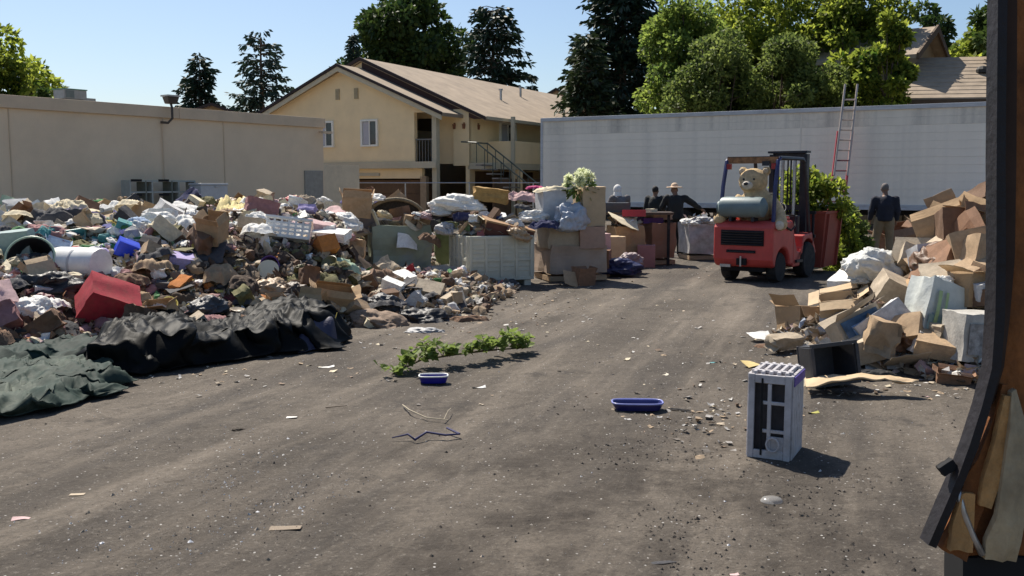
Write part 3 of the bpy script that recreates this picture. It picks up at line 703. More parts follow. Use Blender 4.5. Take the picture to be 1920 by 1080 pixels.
# gravel chips and glass grains, thick in patches
vs, fs, cols = [], [], []
def chip(x, y, s, c, rng):
    z = ground_h(x, y); b = len(vs)
    for k in range(4):
        a = k * PI / 2 + rng.uniform(-.4, .4); vs.append((x + math.cos(a) * s * rng.uniform(.6, 1.2), y + math.sin(a) * s * rng.uniform(.6, 1.2), z - .002))
    vs.append((x + rng.uniform(-.3, .3) * s, y + rng.uniform(-.3, .3) * s, z + s * rng.uniform(.3, .9)))
    for k in range(4): fs.append((b + k, b + (k + 1) % 4, b + 4)); cols.append(c)
for (px, py, sx, sy, n, big) in ((350, 960, 160, 60, 900, .9), (480, 910, 80, 45, 500, .9), (430, 935, 70, 50, 420, 1), (560, 880, 90, 45, 260, 1), (250, 1000, 200, 50, 380, 1), (150, 830, 150, 40, 300, .8), (430, 760, 260, 30, 260, .9), (700, 900, 250, 120, 420, .8),
                                 (900, 730, 300, 40, 260, .9), (1330, 790, 90, 40, 400, 1.3), (1250, 900, 260, 80, 700, .9), (1500, 900, 200, 90, 600, .9), (1000, 650, 400, 40, 500, 1), (1350, 620, 120, 60, 350, 1.1),
                                 (900, 850, 700, 130, 1600, .6), (1150, 560, 200, 30, 260, 1.2), (1650, 780, 120, 30, 250, 1)):
    for _ in range(n):
        px_, py_ = px + rs.gauss(0, sx), py + rs.gauss(0, sy)
        if py_ < 470: continue
        p = gp(px_, py_)
        if nz(p.x * 2.2, p.y * 1.3, 9.0) < rs.uniform(-.35, .35): continue
        s = rs.uniform(.002, .0075) * big * (1.35 if px < 620 and py > 740 else 1) * (2.0 if rs.random() < .05 else 1)
        c = rs.choice([(.62, .6, .57), (.35, .31, .26), (.22, .19, .15), (.12, .1, .08), (.7, .7, .72), (.4, .33, .26), (.05, .045, .04)])
        chip(p.x, p.y, s, c, rs)
for _ in range(2600):                          # churned clods right of centre
    p = gp(rs.gauss(1330, 260), rs.gauss(930, 110))
    if p.y < 2 or p.y > 10 or nz(p.x * 1.6, p.y * 1.4, 4.0) < rs.uniform(-.2, .4): continue
    chip(p.x, p.y, rs.uniform(.004, .016), rs.choice([(.045, .037, .03), (.07, .058, .046), (.10, .085, .068)]), rs)
me = mesh_of(vs, fs, 'gravel'); a_ = me.attributes.new('tint', 'FLOAT_COLOR', 'FACE'); buf = []
for c in cols: buf += [c[0], c[1], c[2], 1]
a_.data.foreach_set('color', buf); kind(put('gravel', me, SCRAP), 'stuff')

# ------------------------------------------------------------------ rubbish object kinds
def crumple_mesh(seed, name='crumpled_bag', sub=4, sharp=1.0, flat=.7, low=.3):
    bm = bmesh.new(); bmesh.ops.create_icosphere(bm, subdivisions=sub, radius=1)
    o = seed * 13.7
    for v in bm.verts:
        p = v.co.copy(); q = p * 1.3
        n = nz(q.x + o, q.y, q.z) * low * 1.6 + ridge(q.x * 1.6 + o, q.y * 1.6, q.z * 1.6) * .16 * sharp + ridge(q.x * 3.6, q.y * 3.6 + o, q.z * 3.6) * .075 * sharp + ridge(q.x * 8, q.y * 8, q.z * 8 + o) * .016 * sharp
        v.co = p * (1 + n); v.co.z *= flat
        if v.co.z < -.35: v.co.z = -.35 + (v.co.z + .35) * .3
    me = bpy.data.meshes.new(name); bm.to_mesh(me); bm.free(); me.polygons.foreach_set('use_smooth', [True] * len(me.polygons)); return me
CR = [crumple_mesh(i, sub=5, sharp=1.5) for i in range(7)]
def cloth_mesh(seed):
    mb = MB(); o = seed * 7.3
    def fn(u, v):
        x, y = 2 * u - 1, 2 * v - 1; r = math.hypot(x, y); a = math.atan2(y, x)
        k = (1 + .28 * nz(math.cos(a) * 1.2 + o, math.sin(a) * 1.2)) * (max(abs(x), abs(y)) / (r + 1e-6)) ** .55
        x, y = x * k, y * k * .8; wx, wy = .35 * nz(x * 1.6 + o, y * 1.6), .35 * nz(x * 1.6, y * 1.6 + o)
        e = sm((1 - max(abs(2 * u - 1), abs(2 * v - 1))) / .25)
        f = ridge((x + wx) * 1.5 + o, (y + wy) * 1.0) * .5 + ridge((x + wy) * 3.6, (y + wx) * 2.2 + o) * .33 + ridge(x * 7 + wx * 4, y * 6 + o + wy * 4) * .14
        return (x + .10 * nz(x * 3, y * 3, o), y + .10 * nz(x * 3, y * 3, o + 9), .30 * max(0, 1 - r * r * .6) + .36 * f * (.35 + .65 * e) - .12 * (1 - e))
    mb.grid(fn, 34, 28); return mb.mesh('crumpled_cloth', 'all')
CRS = [cloth_mesh(i) for i in range(8)]
def sheet_mesh(seed, name='cardboard_sheet', th_=.02, bend=.25, n=8, asp=.7):
    rng = random.Random(seed); a = rng.uniform(-bend, bend); b = rng.uniform(-bend, bend); mb = MB(); top = []
    fold = rng.uniform(.3, .7); fa = rng.uniform(-.8, .8)
    def fz(u, v): return a * (2 * u - 1) ** 2 + b * (2 * u - 1) * (2 * v - 1) + max(0, u - fold) * fa + .05 * nz(u * 4 + seed, v * 4)
    mb.grid(lambda u, v: (2 * u - 1 + .06 * nz(v * 5, seed), (2 * v - 1) * asp + .06 * nz(u * 5, seed + 3.), fz(u, v) + th_), n, n)
    mb.grid(lambda u, v: (2 * u - 1 + .06 * nz(v * 5, seed), (2 * v - 1) * asp + .06 * nz(u * 5, seed + 3.), fz(u, v) - th_), n, n)
    m = n + 1; o = m * m; ring = [i for i in range(n)] + [i * m + n for i in range(n)] + [n * m + n - i for i in range(n)] + [(n - i) * m for i in range(n)]
    k = len(ring); mb.f += [(ring[i], ring[(i + 1) % k], ring[(i + 1) % k] + o, ring[i] + o) for i in range(k)]; mb.mi += [0] * k
    return mb.mesh(name, True)
SH = [sheet_mesh(i) for i in range(8)]; PAPER = [sheet_mesh(30 + i, 'paper', .006, .5) for i in range(6)]
def boxy(seed, name='cardboard_box', d=(1, .75, .7), flaps=True, dent=.05, t=.03):
    rng = random.Random(seed); mb = MB(); x, y, z = d; h = z
    def W(c, s, rot=None): mb.box(c, s, rot)
    W((0, 0, t / 2), (2 * x, 2 * y, t))
    W((0, y - t / 2, h), (2 * x, t, 2 * h - .002)); W((0, -y + t / 2, h), (2 * x, t, 2 * h - .002))
    W((x - t / 2, 0, h), (t, 2 * y - 2 * t, 2 * h - .002)); W((-x + t / 2, 0, h), (t, 2 * y - 2 * t, 2 * h - .002))
    if flaps:
        for (sx, sy) in ((0, 1), (0, -1), (1, 0), (-1, 0)):
            a = rng.uniform(.5, 2.4); L_ = .62 * min(x, y)
            if sx == 0: W((0, sy * (y + math.cos(a) * L_ * .5 * -1 * -1 * math.copysign(1, 1)), 2 * h + math.sin(a) * L_ * .5), (2 * x * .96, L_, t * .7), (sy * a if sy > 0 else -a, 0, 0))
            else: W((sx * (x + math.cos(a) * L_ * .5), 0, 2 * h + math.sin(a) * L_ * .5), (L_, 2 * y * .96, t * .7), (0, -sx * a, 0))
    me = mb.mesh(name)
    bm = bmesh.new(); bm.from_mesh(me)
    bmesh.ops.subdivide_edges(bm, edges=[e for e in bm.edges if e.calc_length() > .3], cuts=2, use_grid_fill=True)
    for v in bm.verts:
        q = v.co * 1.3; n = Vector((nz(q.x + seed, q.y, q.z), nz(q.y, q.z + seed, q.x), nz(q.z, q.x, q.y + seed)))
        v.co += n * dent * 2 * max(x, y, z)
    bm.to_mesh(me); bm.free(); me.name = name; return me
BX = [boxy(i, dent=.045) for i in range(5)]; BXC = [boxy(10 + i, flaps=False, d=(1, .7, .55), dent=.05) for i in range(3)]
def closed_box(seed, d=(1, .7, .6), dent=.07, name='closed_box'):
    bm = bmesh.new(); bmesh.ops.create_cube(bm, size=2); bmesh.ops.subdivide_edges(bm, edges=bm.edges[:], cuts=5, use_grid_fill=True)
    for v in bm.verts:
        q = v.co * 1.1; v.co += Vector((nz(q.x + seed, q.y, q.z), nz(q.y, q.z + seed, q.x), nz(q.z, q.x, q.y + seed))) * dent * 1.8 + v.co * ridge(q.x * 2, q.y * 2 + seed, q.z * 2) * dent * .6
        v.co = Vector((v.co.x * d[0], v.co.y * d[1], (v.co.z + 1) * d[2]))
    me = bpy.data.meshes.new(name); bm.to_mesh(me); bm.free(); me.polygons.foreach_set('use_smooth', [True] * len(me.polygons)); me.set_sharp_from_angle(angle=R(32)); return me
CB = [closed_box(i, (1, .7, .6), .042) for i in range(6)]; PB = [closed_box(40 + i, (1, .62, .55), .17, 'crushed_sack') for i in range(4)]
def lath(name, prof, n=18): return MB().lathe(prof, n).mesh(name, True)
BUCKET = lath('bucket', [(.62, 0), (.82, 1.5), (.9, 1.52), (.9, 1.6), (.8, 1.6), (.76, 1.5), (.57, .06), (.0001, .06)])
BOTTLE = lath('bottle', [(.3, 0), (.33, .05), (.33, 1.1), (.28, 1.3), (.12, 1.5), (.12, 1.7), (.15, 1.7), (.15, 1.8), (.0001, 1.8)], 12)
BOWL = lath('bowl', [(.4, 0), (.85, .35), (1, .5), (.96, .52), (.8, .38), (.38, .06), (.0001, .05)])
DRUM = lath('pail', [(.7, 0), (.74, .03), (.74, 1.6), (.8, 1.6), (.8, 1.72), (.74, 1.76), (.0001, 1.76)])
PLANKM = [MB().box((0, 0, 0), (2, .16, .05)).mesh('plank'), MB().box((0, 0, 0), (2, .07, .06)).mesh('stick')]
def shoe_mesh():
    mb = MB(); ell(mb, (-.35, 0, .35), (.42, .34, .4)); ell(mb, (.3, 0, .2), (.65, .34, .25)); mb.box((.05, 0, .05), (1.7, .62, .1)); return remeshed(mb, 'shoe', .07, 5)
SHOE = shoe_mesh()
TRAYM = MB().prism([(-1, 0), (1, 0), (1.12, .3), (1.04, .3), (.93, .06), (-.93, .06), (-1.04, .3), (-1.12, .3)], -.7, .7, axis=1).box((0, .72, .15), (2.1, .05, .3)).box((0, -.72, .15), (2.1, .05, .3)).mesh('tray')
def bookm(): return MB().box((0, 0, .1), (1.5, 1, .16)).box((0, .01, .19), (1.56, 1.06, .025)).box((0, .01, 0.01), (1.56, 1.06, .025)).mesh('book')
BOOK = bookm()
RINGM = MB().tube([(math.cos(a * PI / 12), math.sin(a * PI / 12), 0) for a in range(25)], .06, 6, False).mesh('hoop', True)

KINDS = {  # key: meshes, noun, category, material maker, (size lo, hi), tilt, weight
    'bag': (CR, 'crumpled_bag', 'bag', film, (0.087, 0.198), .5, 30, ['stuffed {} plastic bag', 'crumpled {} plastic bag']),
    'cloth': (CRS, 'crumpled_cloth', 'cloth', cloth, (0.112, 0.251), .4, 52, ['crumpled {} cloth', 'bunched {} garment', 'balled up {} fabric']),
    'box': (BX, 'cardboard_box', 'box', None, (0.087, 0.185), 1.0, 6, ['open flapped {} carton']),
    'cbox': (CB, 'closed_box', 'box', card, (0.062, 0.158), .9, 24, ['dented {} box']),
    'sack': (PB, 'crushed_sack', 'sack', cloth, (0.087, 0.198), .8, 20, ['crushed {} sack']),
    'sheet': (SH, 'cardboard_sheet', 'sheet', card, (0.087, 0.224), .9, 26, ['bent {} cardboard sheet']),
    'paper': (PAPER, 'paper', 'paper', card, (0.062, 0.158), .8, 30, ['curled {} paper']),
    'bucket': ([BUCKET], 'bucket', 'bucket', plastic, (0.074, 0.112), 1.8, 8, ['tipped {} bucket']),
    'bottle': ([BOTTLE], 'bottle', 'bottle', plastic, (0.081, 0.132), 1.6, 9, ['{} plastic bottle']),
    'bowl': ([BOWL], 'bowl', 'bowl', plastic, (0.074, 0.132), 1.2, 7, ['{} plastic bowl']),
    'pail': ([DRUM], 'pail', 'pail', plastic, (0.062, 0.099), 1.6, 5, ['lidded {} pail']),
    'plank': (PLANKM, 'plank', 'plank', wood, (0.124, 0.297), .5, 16, ['{} wooden plank']),
    'shoe': ([SHOE], 'shoe', 'shoe', cloth, (0.062, 0.092), 1.0, 10, ['discarded {} shoe']),
    'tray': ([TRAYM], 'tray', 'tray', plastic, (0.087, 0.158), .9, 9, ['{} plastic tray']),
    'book': ([BOOK], 'book', 'book', card, (0.062, 0.099), .7, 9, ['thick {} book'])}
def spawn(k, c, p, s, rot, label=None, group=None, name=None, sc=(1, 1, 1), cat=None, mesh=None, mt=None):
    ms, nm, ct, mk = KINDS[k][:4]
    me = mesh or ms[int(abs(p[0] * 917 + p[1] * 331)) % len(ms)]
    o = bpy.data.objects.new(name or nm, me); COL.objects.link(o)
    m = mt or (mk(c) if mk else {'brown': CARD3, 'tan': CARD, 'beige': CARD2}.get(c, CARD))
    if len(me.materials) == 0: me.materials.append(HEAPM)
    o.material_slots[0].link = 'OBJECT'; o.material_slots[0].material = m
    o.location = p; o.rotation_euler = rot; o.scale = (s * sc[0], s * sc[1], s * sc[2])
    tag(o, label or '', cat or ct, group); return o

LM_L = []        # landmarks for labels: (phrase, location)
def mark(phrase, p): LM_L.append((phrase, Vector(p)))
# ------------------------------------------------------------------ left heap: objects one can point at
def LI(k, c, px, py, pw, label, rot=(0, 0, 0), sc=(1, 1, 1), H=HL, mesh=None, mt=None, name=None, cat=None, drop=.3, up=0.0, short=None):
    p = hit(px, py + pw * drop, H); s = pw / 2 * p.y / FOC
    o = spawn(k, c, p + Vector((0, 0, up)), s, tuple(R(a) for a in rot), label, None, name, sc, cat, mesh, mt)
    if short: mark(short, p)
    return o
def drape(name, label, cat, corners, m, mound, seed, fold=.10, fscale=2.2, fdir=0.0, H=None, nu=60, nv=40, edge=.12, group=None, pleat=1.0, prof=None):
    """cloth lying over the heap or ground: corners = 4 ground points (front left, front right, back right, back left)"""
    rp3 = lambda q: (.5 + .5 * q) ** 1.9 * 2 - 1
    c = [Vector((*q, 0)) for q in corners]; mb = MB(); Hf = H or (lambda x, y: ground_h(x, y))
    def fn(u, v):
        p = (c[0] * (1 - u) + c[1] * u) * (1 - v) + (c[3] * (1 - u) + c[2] * u) * v
        ew = min(u, 1 - u, v, 1 - v)
        p += Vector((fbm(p.x * 1.3, p.y * 1.3, seed, 3), fbm(p.x * 1.3, p.y * 1.3, seed + 9, 3), 0)) * edge * 2
        a = p.x * math.cos(fdir) + p.y * math.sin(fdir); b = -p.x * math.sin(fdir) + p.y * math.cos(fdir)
        wx, wy = .22 * nz(p.x * 2.1, p.y * 2.1, seed + 11), .22 * nz(p.x * 2.1, p.y * 2.1, seed + 17); a += wx; b += wy
        f = rp3(ridge(a * fscale * .8, b * fscale * .5, seed)) * .45 + rp3(ridge(a * fscale * 2.4, b * fscale * 1.1, seed + 4)) * .36 * pleat + rp3(ridge(b * fscale * 2.9, a * fscale * 1.6, seed + 5)) * .28 * pleat + rp3(ridge(p.x * fscale * 5.5, p.y * fscale * 5.5, seed + 7)) * .14 * pleat
        mo = prof(u, v) if prof else mound * (sm(u / .18) * sm((1 - u) / .18)) * (sm(v / .22) * sm((1 - v) / .6 + .25)) 
        k = sm(ew / .10)
        p.z = max(Hf(p.x, p.y), 0) + .015 + mo * (1 + .25 * nz(p.x * 1.7, p.y * 1.7, seed)) + fold * (.25 + .75 * k) * (f * .5 + .5) * (1 if mound == 0 else .4 + .6 * min(1, mo / max(mound, .01) + .3))
        if mound > 0: p += Vector((.5 * nz(a * 2.2, b * 1.2, seed + 2), -.9 + f * .6, 0)) * fold * .8 * k
        return p
    mb.grid(fn, nu, nv); me = mb.mesh(name, 'all')
    o = put(name, me, m); so_ = o.modifiers.new('thick', 'SOLIDIFY'); so_.thickness = .006; tag(o, label, cat, group); return o
TARPK = mat('black tarp', (.004, .0045, .0045), .55, .3, 4, .25, 9, dirt=.25, dirtcol=(.012, .014, .012), spec=.08)
TARPG = mat('green grey tarp', (.026, .042, .034), .7, .25, 3, .25, 9, dirt=.7, dirtcol=(.16, .175, .14), spec=.12)
def prof_black(u, v):
    e = .17 + .04 * math.sin(u * 9) - .06 * sm((u - .85) / .15) - .06 * sm((.62 - u) / .2) * sm((u - .25) / .1)
    return e * sm(u / .10) ** .5 * sm((1 - u) / .10) ** .5 * sm(v / .16) ** .8 * (1 - .35 * sm((v - .6) / .4))
drape('black_tarp', 'long heaped black plastic tarp along the front of the left rubbish heap', 'tarp', (g2(165, 715), g2(648, 655), g2(640, 598), g2(215, 628)), TARPK, .2, 3.3, .22, 2.1, 1.1, nu=240, nv=120, edge=.13, prof=prof_black)
def prof_g(u, v): return .03 * sm(u / .1 + .4) * sm((1 - u) / .22) * sm(v / .15) * (1 - .3 * sm((v - .6) / .4))
drape('green_tarp', 'green grey tarp with pale dusty folds bunched in front of the heap', 'tarp', (g2(-80, 795), g2(215, 745), g2(205, 690), g2(-80, 700)), TARPG, .2, 8.1, .24, 2.3, .5, nu=170, nv=110, edge=.16, prof=prof_g)
drape('green_tarp', 'darker green tarp fold behind the dusty one at the picture edge', 'tarp', (g2(-90, 722), g2(190, 700), g2(185, 655), g2(-90, 680)), mat('deep green tarp', (.012, .026, .022), .7, .25, 3, .25, 9, dirt=.3, dirtcol=(.07, .08, .07), spec=.12), .22, 12.7, .17, 2.2, .3, nu=150, nv=80, edge=.10, prof=lambda u, v: .10 * sm(u / .1 + .5) * sm((1 - u) / .12) * sm(v / .2))
drape('striped_jacket', 'black and white jacket with a yellow strip at the end of the black tarp', 'jacket', (g2(555, 668), g2(632, 652), g2(634, 618), g2(568, 628)), mat('black white print', (.03, .03, .06), .6, .1, 6, .3), .22, 5.1, .07, 3.5, .8, nu=50, nv=34, edge=.04)
MB()
jk = gp(618, 632)
o = spawn('paper', 'white', jk + Vector((-.08, 0, .20)), .13, (R(70), R(25), R(40)), 'white flap showing on the black and white jacket'); o.name = 'cloth_flap'
o = spawn('plank', 'yellow', gp(626, 640) + Vector((0, .05, .20)), .12, (R(0), R(-74), R(15)), 'thin yellow edging strip upright at the end of the black tarp'); o.name = 'edging_strip'
mark('black tarp', gp(420, 655)); mark('green tarp', gp(90, 720))
E = Euler
# big recognisable pieces, left to right / back to front
LI('cbox', 'red', 187, 562, 92, 'big bright red box standing on one corner in the heap', (38, 22, 40), (1, .95, 1.25), short='big red box')
LI('cbox', 'blue', 237, 466, 48, 'bright blue plastic crate half buried in the heap', (20, 24, 30), (1, .8, 1.0), mt=mat('vivid blue', (.012, .05, .55), .4, .1, dirt=.15), short='bright blue crate')
p = hit(150, 512, HL); t = thing('water_heater_tank', 'white cylindrical tank lying on its side in the heap', 'tank', p + Vector((0, 0, .12)), 0, rot=(R(90), R(4), R(68)))
MB().lathe([(.02, -.42), (.13, -.41), (.185, -.33), (.19, -.3), (.19, .3), (.18, .34), (.02, .36)], 20).build('shell', plastic('white'), t, smooth=True)
MB().lathe([(.193, -.02), (.197, -.01), (.197, .01), (.193, .02)], 20).build('band', plastic('pale grey'), t, smooth=True); mark('white tank', p)
p = hit(58, 500, HL); t = thing('round_bin', 'dark round bin with a pale rim tipped towards the viewer', 'bin', p + Vector((0, 0, .10)), 0, rot=(R(62), R(-12), R(20)))
MB().lathe([(.20, -.4), (.27, .02), (.25, .02), (.185, -.38), (.0001, -.38)], 22).build('body', plastic('black'), t, smooth=True)
MB().tube([(math.cos(a * PI / 14) * .27, math.sin(a * PI / 14) * .27, .02) for a in range(29)], .014, 6, False).build('rim', plastic('pale green'), t, smooth='all'); mark('dark round bin', p)
LI('bag', 'black', 88, 512, 105, 'shiny black rubbish bag in front of the round bin', (0, 0, 20), (1, .8, .8), short='shiny black bag')
LI('cbox', 'pale grey', 18, 452, 84, 'large translucent pale storage tub at the picture edge', (4, -6, 12), (1, .8, .85), mt=mat('frosted plastic', (.40, .50, .46), .35, .08, trans=.25), name='storage_tub', cat='tub', short='frosted tub')
LI('tray', 'teal', 118, 437, 80, 'teal plastic crate lid tilted among pale bags', (25, -8, 15), (1, 1, 1.4), short='teal crate')
LI('box', 'brown', 100, 470, 40, 'small pale blue carton beside the dark round bin', (10, 20, 30), mt=card('pale blue'))
LI('cloth', 'charcoal', 122, 385, 150, 'dark grey bedding with a pale hem on the crest of the heap', (0, 4, 10), (1, .6, .9), short='dark grey bedding')
LI('cloth', 'dusty rose', 90, 412, 105, 'dull pink blanket below the dark grey bedding', (0, 8, 0), (1, .7, .7))
LI('bag', 'purple', 152, 400, 80, 'dark purple bag with loose folds next to the bedding', (10, 20, 40), (1, .8, .9), short='dark purple bag')
drape('patterned_cloth', 'white cloth with dark spots draped over the crest of the heap', 'cloth', (g2(170, 424), g2(262, 414), g2(268, 405), g2(185, 407)), mat('white lilac print', (.62, .58, .74), .8, .2, 6, .4, 30), .0, 4.4, .3, 3, .3, H=HL, nu=40, nv=22)
LI('sheet', 'pale grey', 278, 400, 66, 'pale grey panel leaning upright on the crest', (60, 20, 10)); LI('cbox', 'pale grey', 312, 402, 58, 'white dented box on the crest below the metal shelves', (15, 30, 40), short='white dented box')
LI('sheet', 'beige', 272, 376, 44, 'tall beige board sticking up before the metal shelves', (70, 35, 20), (1, .6, 1))
LI('tray', 'pale green', 238, 452, 60, 'green toy tray beside the blue crate', (40, -10, 20), mt=plastic('green'))
LI('plank', 'yellow', 256, 440, 58, 'bright lime green strip above the blue crate', (0, -6, 8), (1, 1.2, 1), mt=mat('lime', (.22, .55, .04), .5, .1), name='lime_strip')
LI('sheet', 'teal', 275, 426, 46, 'teal blue wedge shaped panel behind the lime strip', (55, 30, 40), mt=plastic('teal'))
LI('cloth', 'green', 208, 448, 60, 'dark green bag crumpled left of the lime strip', (0, 0, 30), (1, .7, .6)); LI('cloth', 'yellow', 212, 408, 46, 'yellow green rag on the crest', (0, 10, 0), (1, .6, .6))
LI('cloth', 'olive', 150, 440, 110, 'long olive brown duvet between teal crate and blue crate', (0, 6, 8), (1, .5, .7))
LI('cloth', 'pale pink', 290, 452, 50, 'pale pink towel with a white trim', (0, 0, 0), (1, .7, .7)); LI('cbox', 'tan', 62, 562, 62, 'tan carton lying in the dark clutter', (20, 0, 15), (1, .7, .4), short='tan carton')
LI('cbox', 'pale grey', 88, 540, 44, 'pale grey carton above the tan one', (10, 10, 30), (1, .6, .6)); LI('sheet', 'pale green', 248, 560, 58, 'pale board leaning behind the big red box', (68, -40, 40))
LI('cloth', 'charcoal', 115, 605, 74, 'charcoal coat below the tan carton', (0, 0, 20), (1, .7, .6)); LI('cloth', 'lavender', 135, 624, 30, 'small lilac white cloth in front of the charcoal coat')
LI('bowl', 'pale grey', 68, 645, 40, 'round grey pan lying before the dark clutter', (30, 10, 0)); LI('cloth', 'maroon', 30, 605, 70, 'rusty maroon tangle of clothing near the picture edge', (0, 0, 0), (1, .8, .8))
LI('cbox', 'pale grey', 335, 490, 46, 'pale lilac carton standing on edge', (20, 10, 30), mt=card('lavender'), short='pale lilac carton'); LI('cloth', 'dark brown', 325, 540, 100, 'big dark brown furry coat in the middle of the heap', (0, 0, 10), (1, .8, .9), short='dark brown coat')
LI('cloth', 'brown', 262, 500, 60, 'dark reddish jacket hanging below the blue crate', (0, 20, 0), (1, .8, 1)); LI('cloth', 'charcoal', 360, 560, 95, 'charcoal heap of clothing above the black tarp', (0, 0, 50), (1, .8, .6))
# laundry basket with holes
p = hit(540, 462, HL); t = thing('laundry_basket', 'white laundry basket with rows of slots tipped on its side', 'basket', p + Vector((0, 0, .08)), 0, rot=(R(-18), R(7), R(8)))
wpl = plastic('white'); bw, bd, bh = .29, .19, .26
for (nm, M_) in (('long_side', Matrix.Translation((0, -bd, 0))), ('long_side', Matrix.Translation((0, bd, 0))), ('short_side', Matrix.Translation((-bw, 0, 0)) @ Matrix.Rotation(R(90), 4, 'Z')), ('short_side', Matrix.Translation((bw, 0, 0)) @ Matrix.Rotation(R(90), 4, 'Z'))):
    ww = bw if nm == 'long_side' else bd; mb = MB(); n = 7 if nm == 'long_side' else 5
    for r_ in range(5): mb.box((0, 0, .02 + r_ * (bh - .02) / 4), (2 * ww, .012, .03))
    for q_ in range(n): mb.box((-ww + q_ * 2 * ww / (n - 1), 0, bh / 2), (.03, .010, bh))
    for i in range(0, len(mb.v)): mb.v[i] = tuple(M_ @ Vector(mb.v[i]))
    mb.build(nm, wpl, t)
B('bottom', (0, 0, .0), (2 * bw, 2 * bd, .012), wpl, t); MB().box((0, -bd - .01, bh + .01), (2 * bw + .05, .03, .03)).box((0, bd + .01, bh + .01), (2 * bw + .05, .03, .03)).box((-bw - .01, 0, bh + .01), (.03, 2 * bd, .029)).box((bw + .01, 0, bh + .01), (.03, 2 * bd, .029)).build('rim', wpl, t)
mark('white laundry basket', p)
drape('yellow_jacket', 'cream yellow jacket sprawled across the middle of the heap', 'jacket', (g2(400, 545), g2(492, 552), g2(505, 498), g2(430, 492)), mat('butter cloth', (.55, .46, .22), .9, .18, 5, .5, 40, dirt=.35), .0, 2.4, .34, 2.4, 1.9, H=HL, nu=50, nv=36)
mark('yellow jacket', hit(455, 500, HL))
p = hit(508, 508, HL); t = thing('round_tub', 'cream round tub with its lid off showing a dark inside', 'tub', p + Vector((0, 0, .06)), 0, rot=(R(70), R(28), R(-8)))
MB().lathe([(.10, -.2), (.125, .1), (.115, .1), (.095, -.19), (.0001, -.19)], 20).build('body', plastic('purple'), t, smooth=True)
MB().lathe([(.0001, 0), (.135, 0), (.135, .025), (.0001, .03)], 20, Matrix.Translation((.05, -.07, .17)) @ Matrix.Rotation(R(-18), 4, 'X')).build('lid', plastic('cream'), t, smooth=True); mark('cream round tub', p)
LI('cloth', 'olive', 590, 505, 120, 'rolled brown olive carpet with frayed edge', (0, 0, -15), (1, .6, .9), short='rolled carpet'); LI('cloth', 'orange', 590, 545, 70, 'rust brown cushion under the rolled carpet', (0, 10, 0), (1, .7, .8), mt=cloth('brown'))
LI('cbox', 'white', 610, 420, 90, 'flat white box with a pink side behind the laundry basket', (12, 4, -12), (1, .6, .3), short='flat white box'); LI('cbox', 'cream', 600, 550, 48, 'small cream carton above the tarp end', (20, 10, -30), (1, .7, .8), short='small cream carton')
LI('box', 'tan', 618, 560, 70, 'tan open carton beside the small cream one', (30, 10, 20), (1, .8, .9)); LI('sheet', 'cream', 523, 382, 46, 'pale yellow folded board standing on the crest', (66, -30, 20), short='pale yellow board')
LI('paper', 'white', 552, 392, 44, 'white flat sheet on the crest right of the yellow board', (14, 0, 20)); LI('cloth', 'pale pink', 478, 420, 66, 'rosy pink bundle left of the laundry basket', (0, 0, 0), (1, .6, .7))
LI('plank', 'dark brown', 342, 400, 60, 'dark narrow board standing upright on the crest', (10, -74, 10), (1, 1.6, 1)); LI('plank', 'white', 360, 430, 58, 'white narrow frame piece leaning at a slant', (0, 58, 20), (1, 1.6, 1))
LI('cloth', 'black', 374, 412, 34, 'small black bundle between two leaning frame pieces'); LI('cloth', 'green', 402, 404, 52, 'green white bedspread on the crest near the white panel', (0, 0, 0), (1, .7, .7), mt=cloth('pale green'))
LI('cloth', 'beige', 400, 445, 80, 'beige quilt slope between lilac carton and yellow jacket', (0, 10, -20), (1, .6, .6)); LI('cbox', 'tan', 365, 388, 40, 'brown slanted cardboard piece on the crest', (30, 40, 0), (1, .7, .3))
LI('cloth', 'pale green', 640, 480, 80, 'pale green camouflage cloth right of the rolled carpet', (0, 14, -30), (1, .7, .8), short='pale green cloth'); LI('cloth', 'dark brown', 440, 540, 90, 'dark maroon coat under the yellow jacket', (0, 0, 0), (1, .8, .8), mt=cloth('maroon'))
LI('cloth', 'navy', 500, 570, 90, 'navy heap of clothing above the black tarp', (0, 0, 20), (1, .7, .7)); LI('cloth', 'orange', 420, 568, 34, 'little orange pink rag near the black tarp')
# front spill right of the tarp
LI('sack', 'brown', 718, 582, 96, 'large crushed brown sack at the foot of the heap', (8, 10, 20), (1, .8, .6), mesh=CR[6], short='crushed brown sack', mt=mat('sack brown', (.24, .17, .12), .85, .2, 5, .5, 25, dirt=.4))
LI('cbox', 'cream', 694, 606, 30, 'small cream block on the ground beside the brown sack', (10, 30, 20), (1, .8, .8)); LI('bag', 'black', 796, 575, 90, 'glossy black bag with grey crumpled edges at the heap foot', (0, 0, 10), (1, .7, .6), short='glossy black bag')
LI('bag', 'charcoal', 800, 605, 60, 'torn grey film in front of the glossy black bag', (0, 0, 0), (1, .6, .35), mt=film('grey')); LI('paper', 'white', 893, 545, 60, 'white paper sheets lying loose near the green grey bin', (12, 6, 20), short='loose white papers')
LI('sheet', 'tan', 925, 535, 50, 'tan torn cardboard leaning by the loose papers', (30, -20, 20)); LI('sheet', 'beige', 655, 575, 60, 'pale ribbed cardboard strip beside the brown sack', (30, -30, 60), (1, .5, 1)); LI('cloth', 'brown', 880, 580, 74, 'brown flattened rag pile at the tip of the heap', (0, 0, 0), (1, .6, .5))
LI('paper', 'beige', 758, 548, 70, 'beige creased paper above the black bag', (20, 10, 0)); LI('cloth', 'charcoal', 660, 540, 70, 'charcoal cloth in the dip beside the small cream carton', (0, 0, 0), (1, .7, .6))
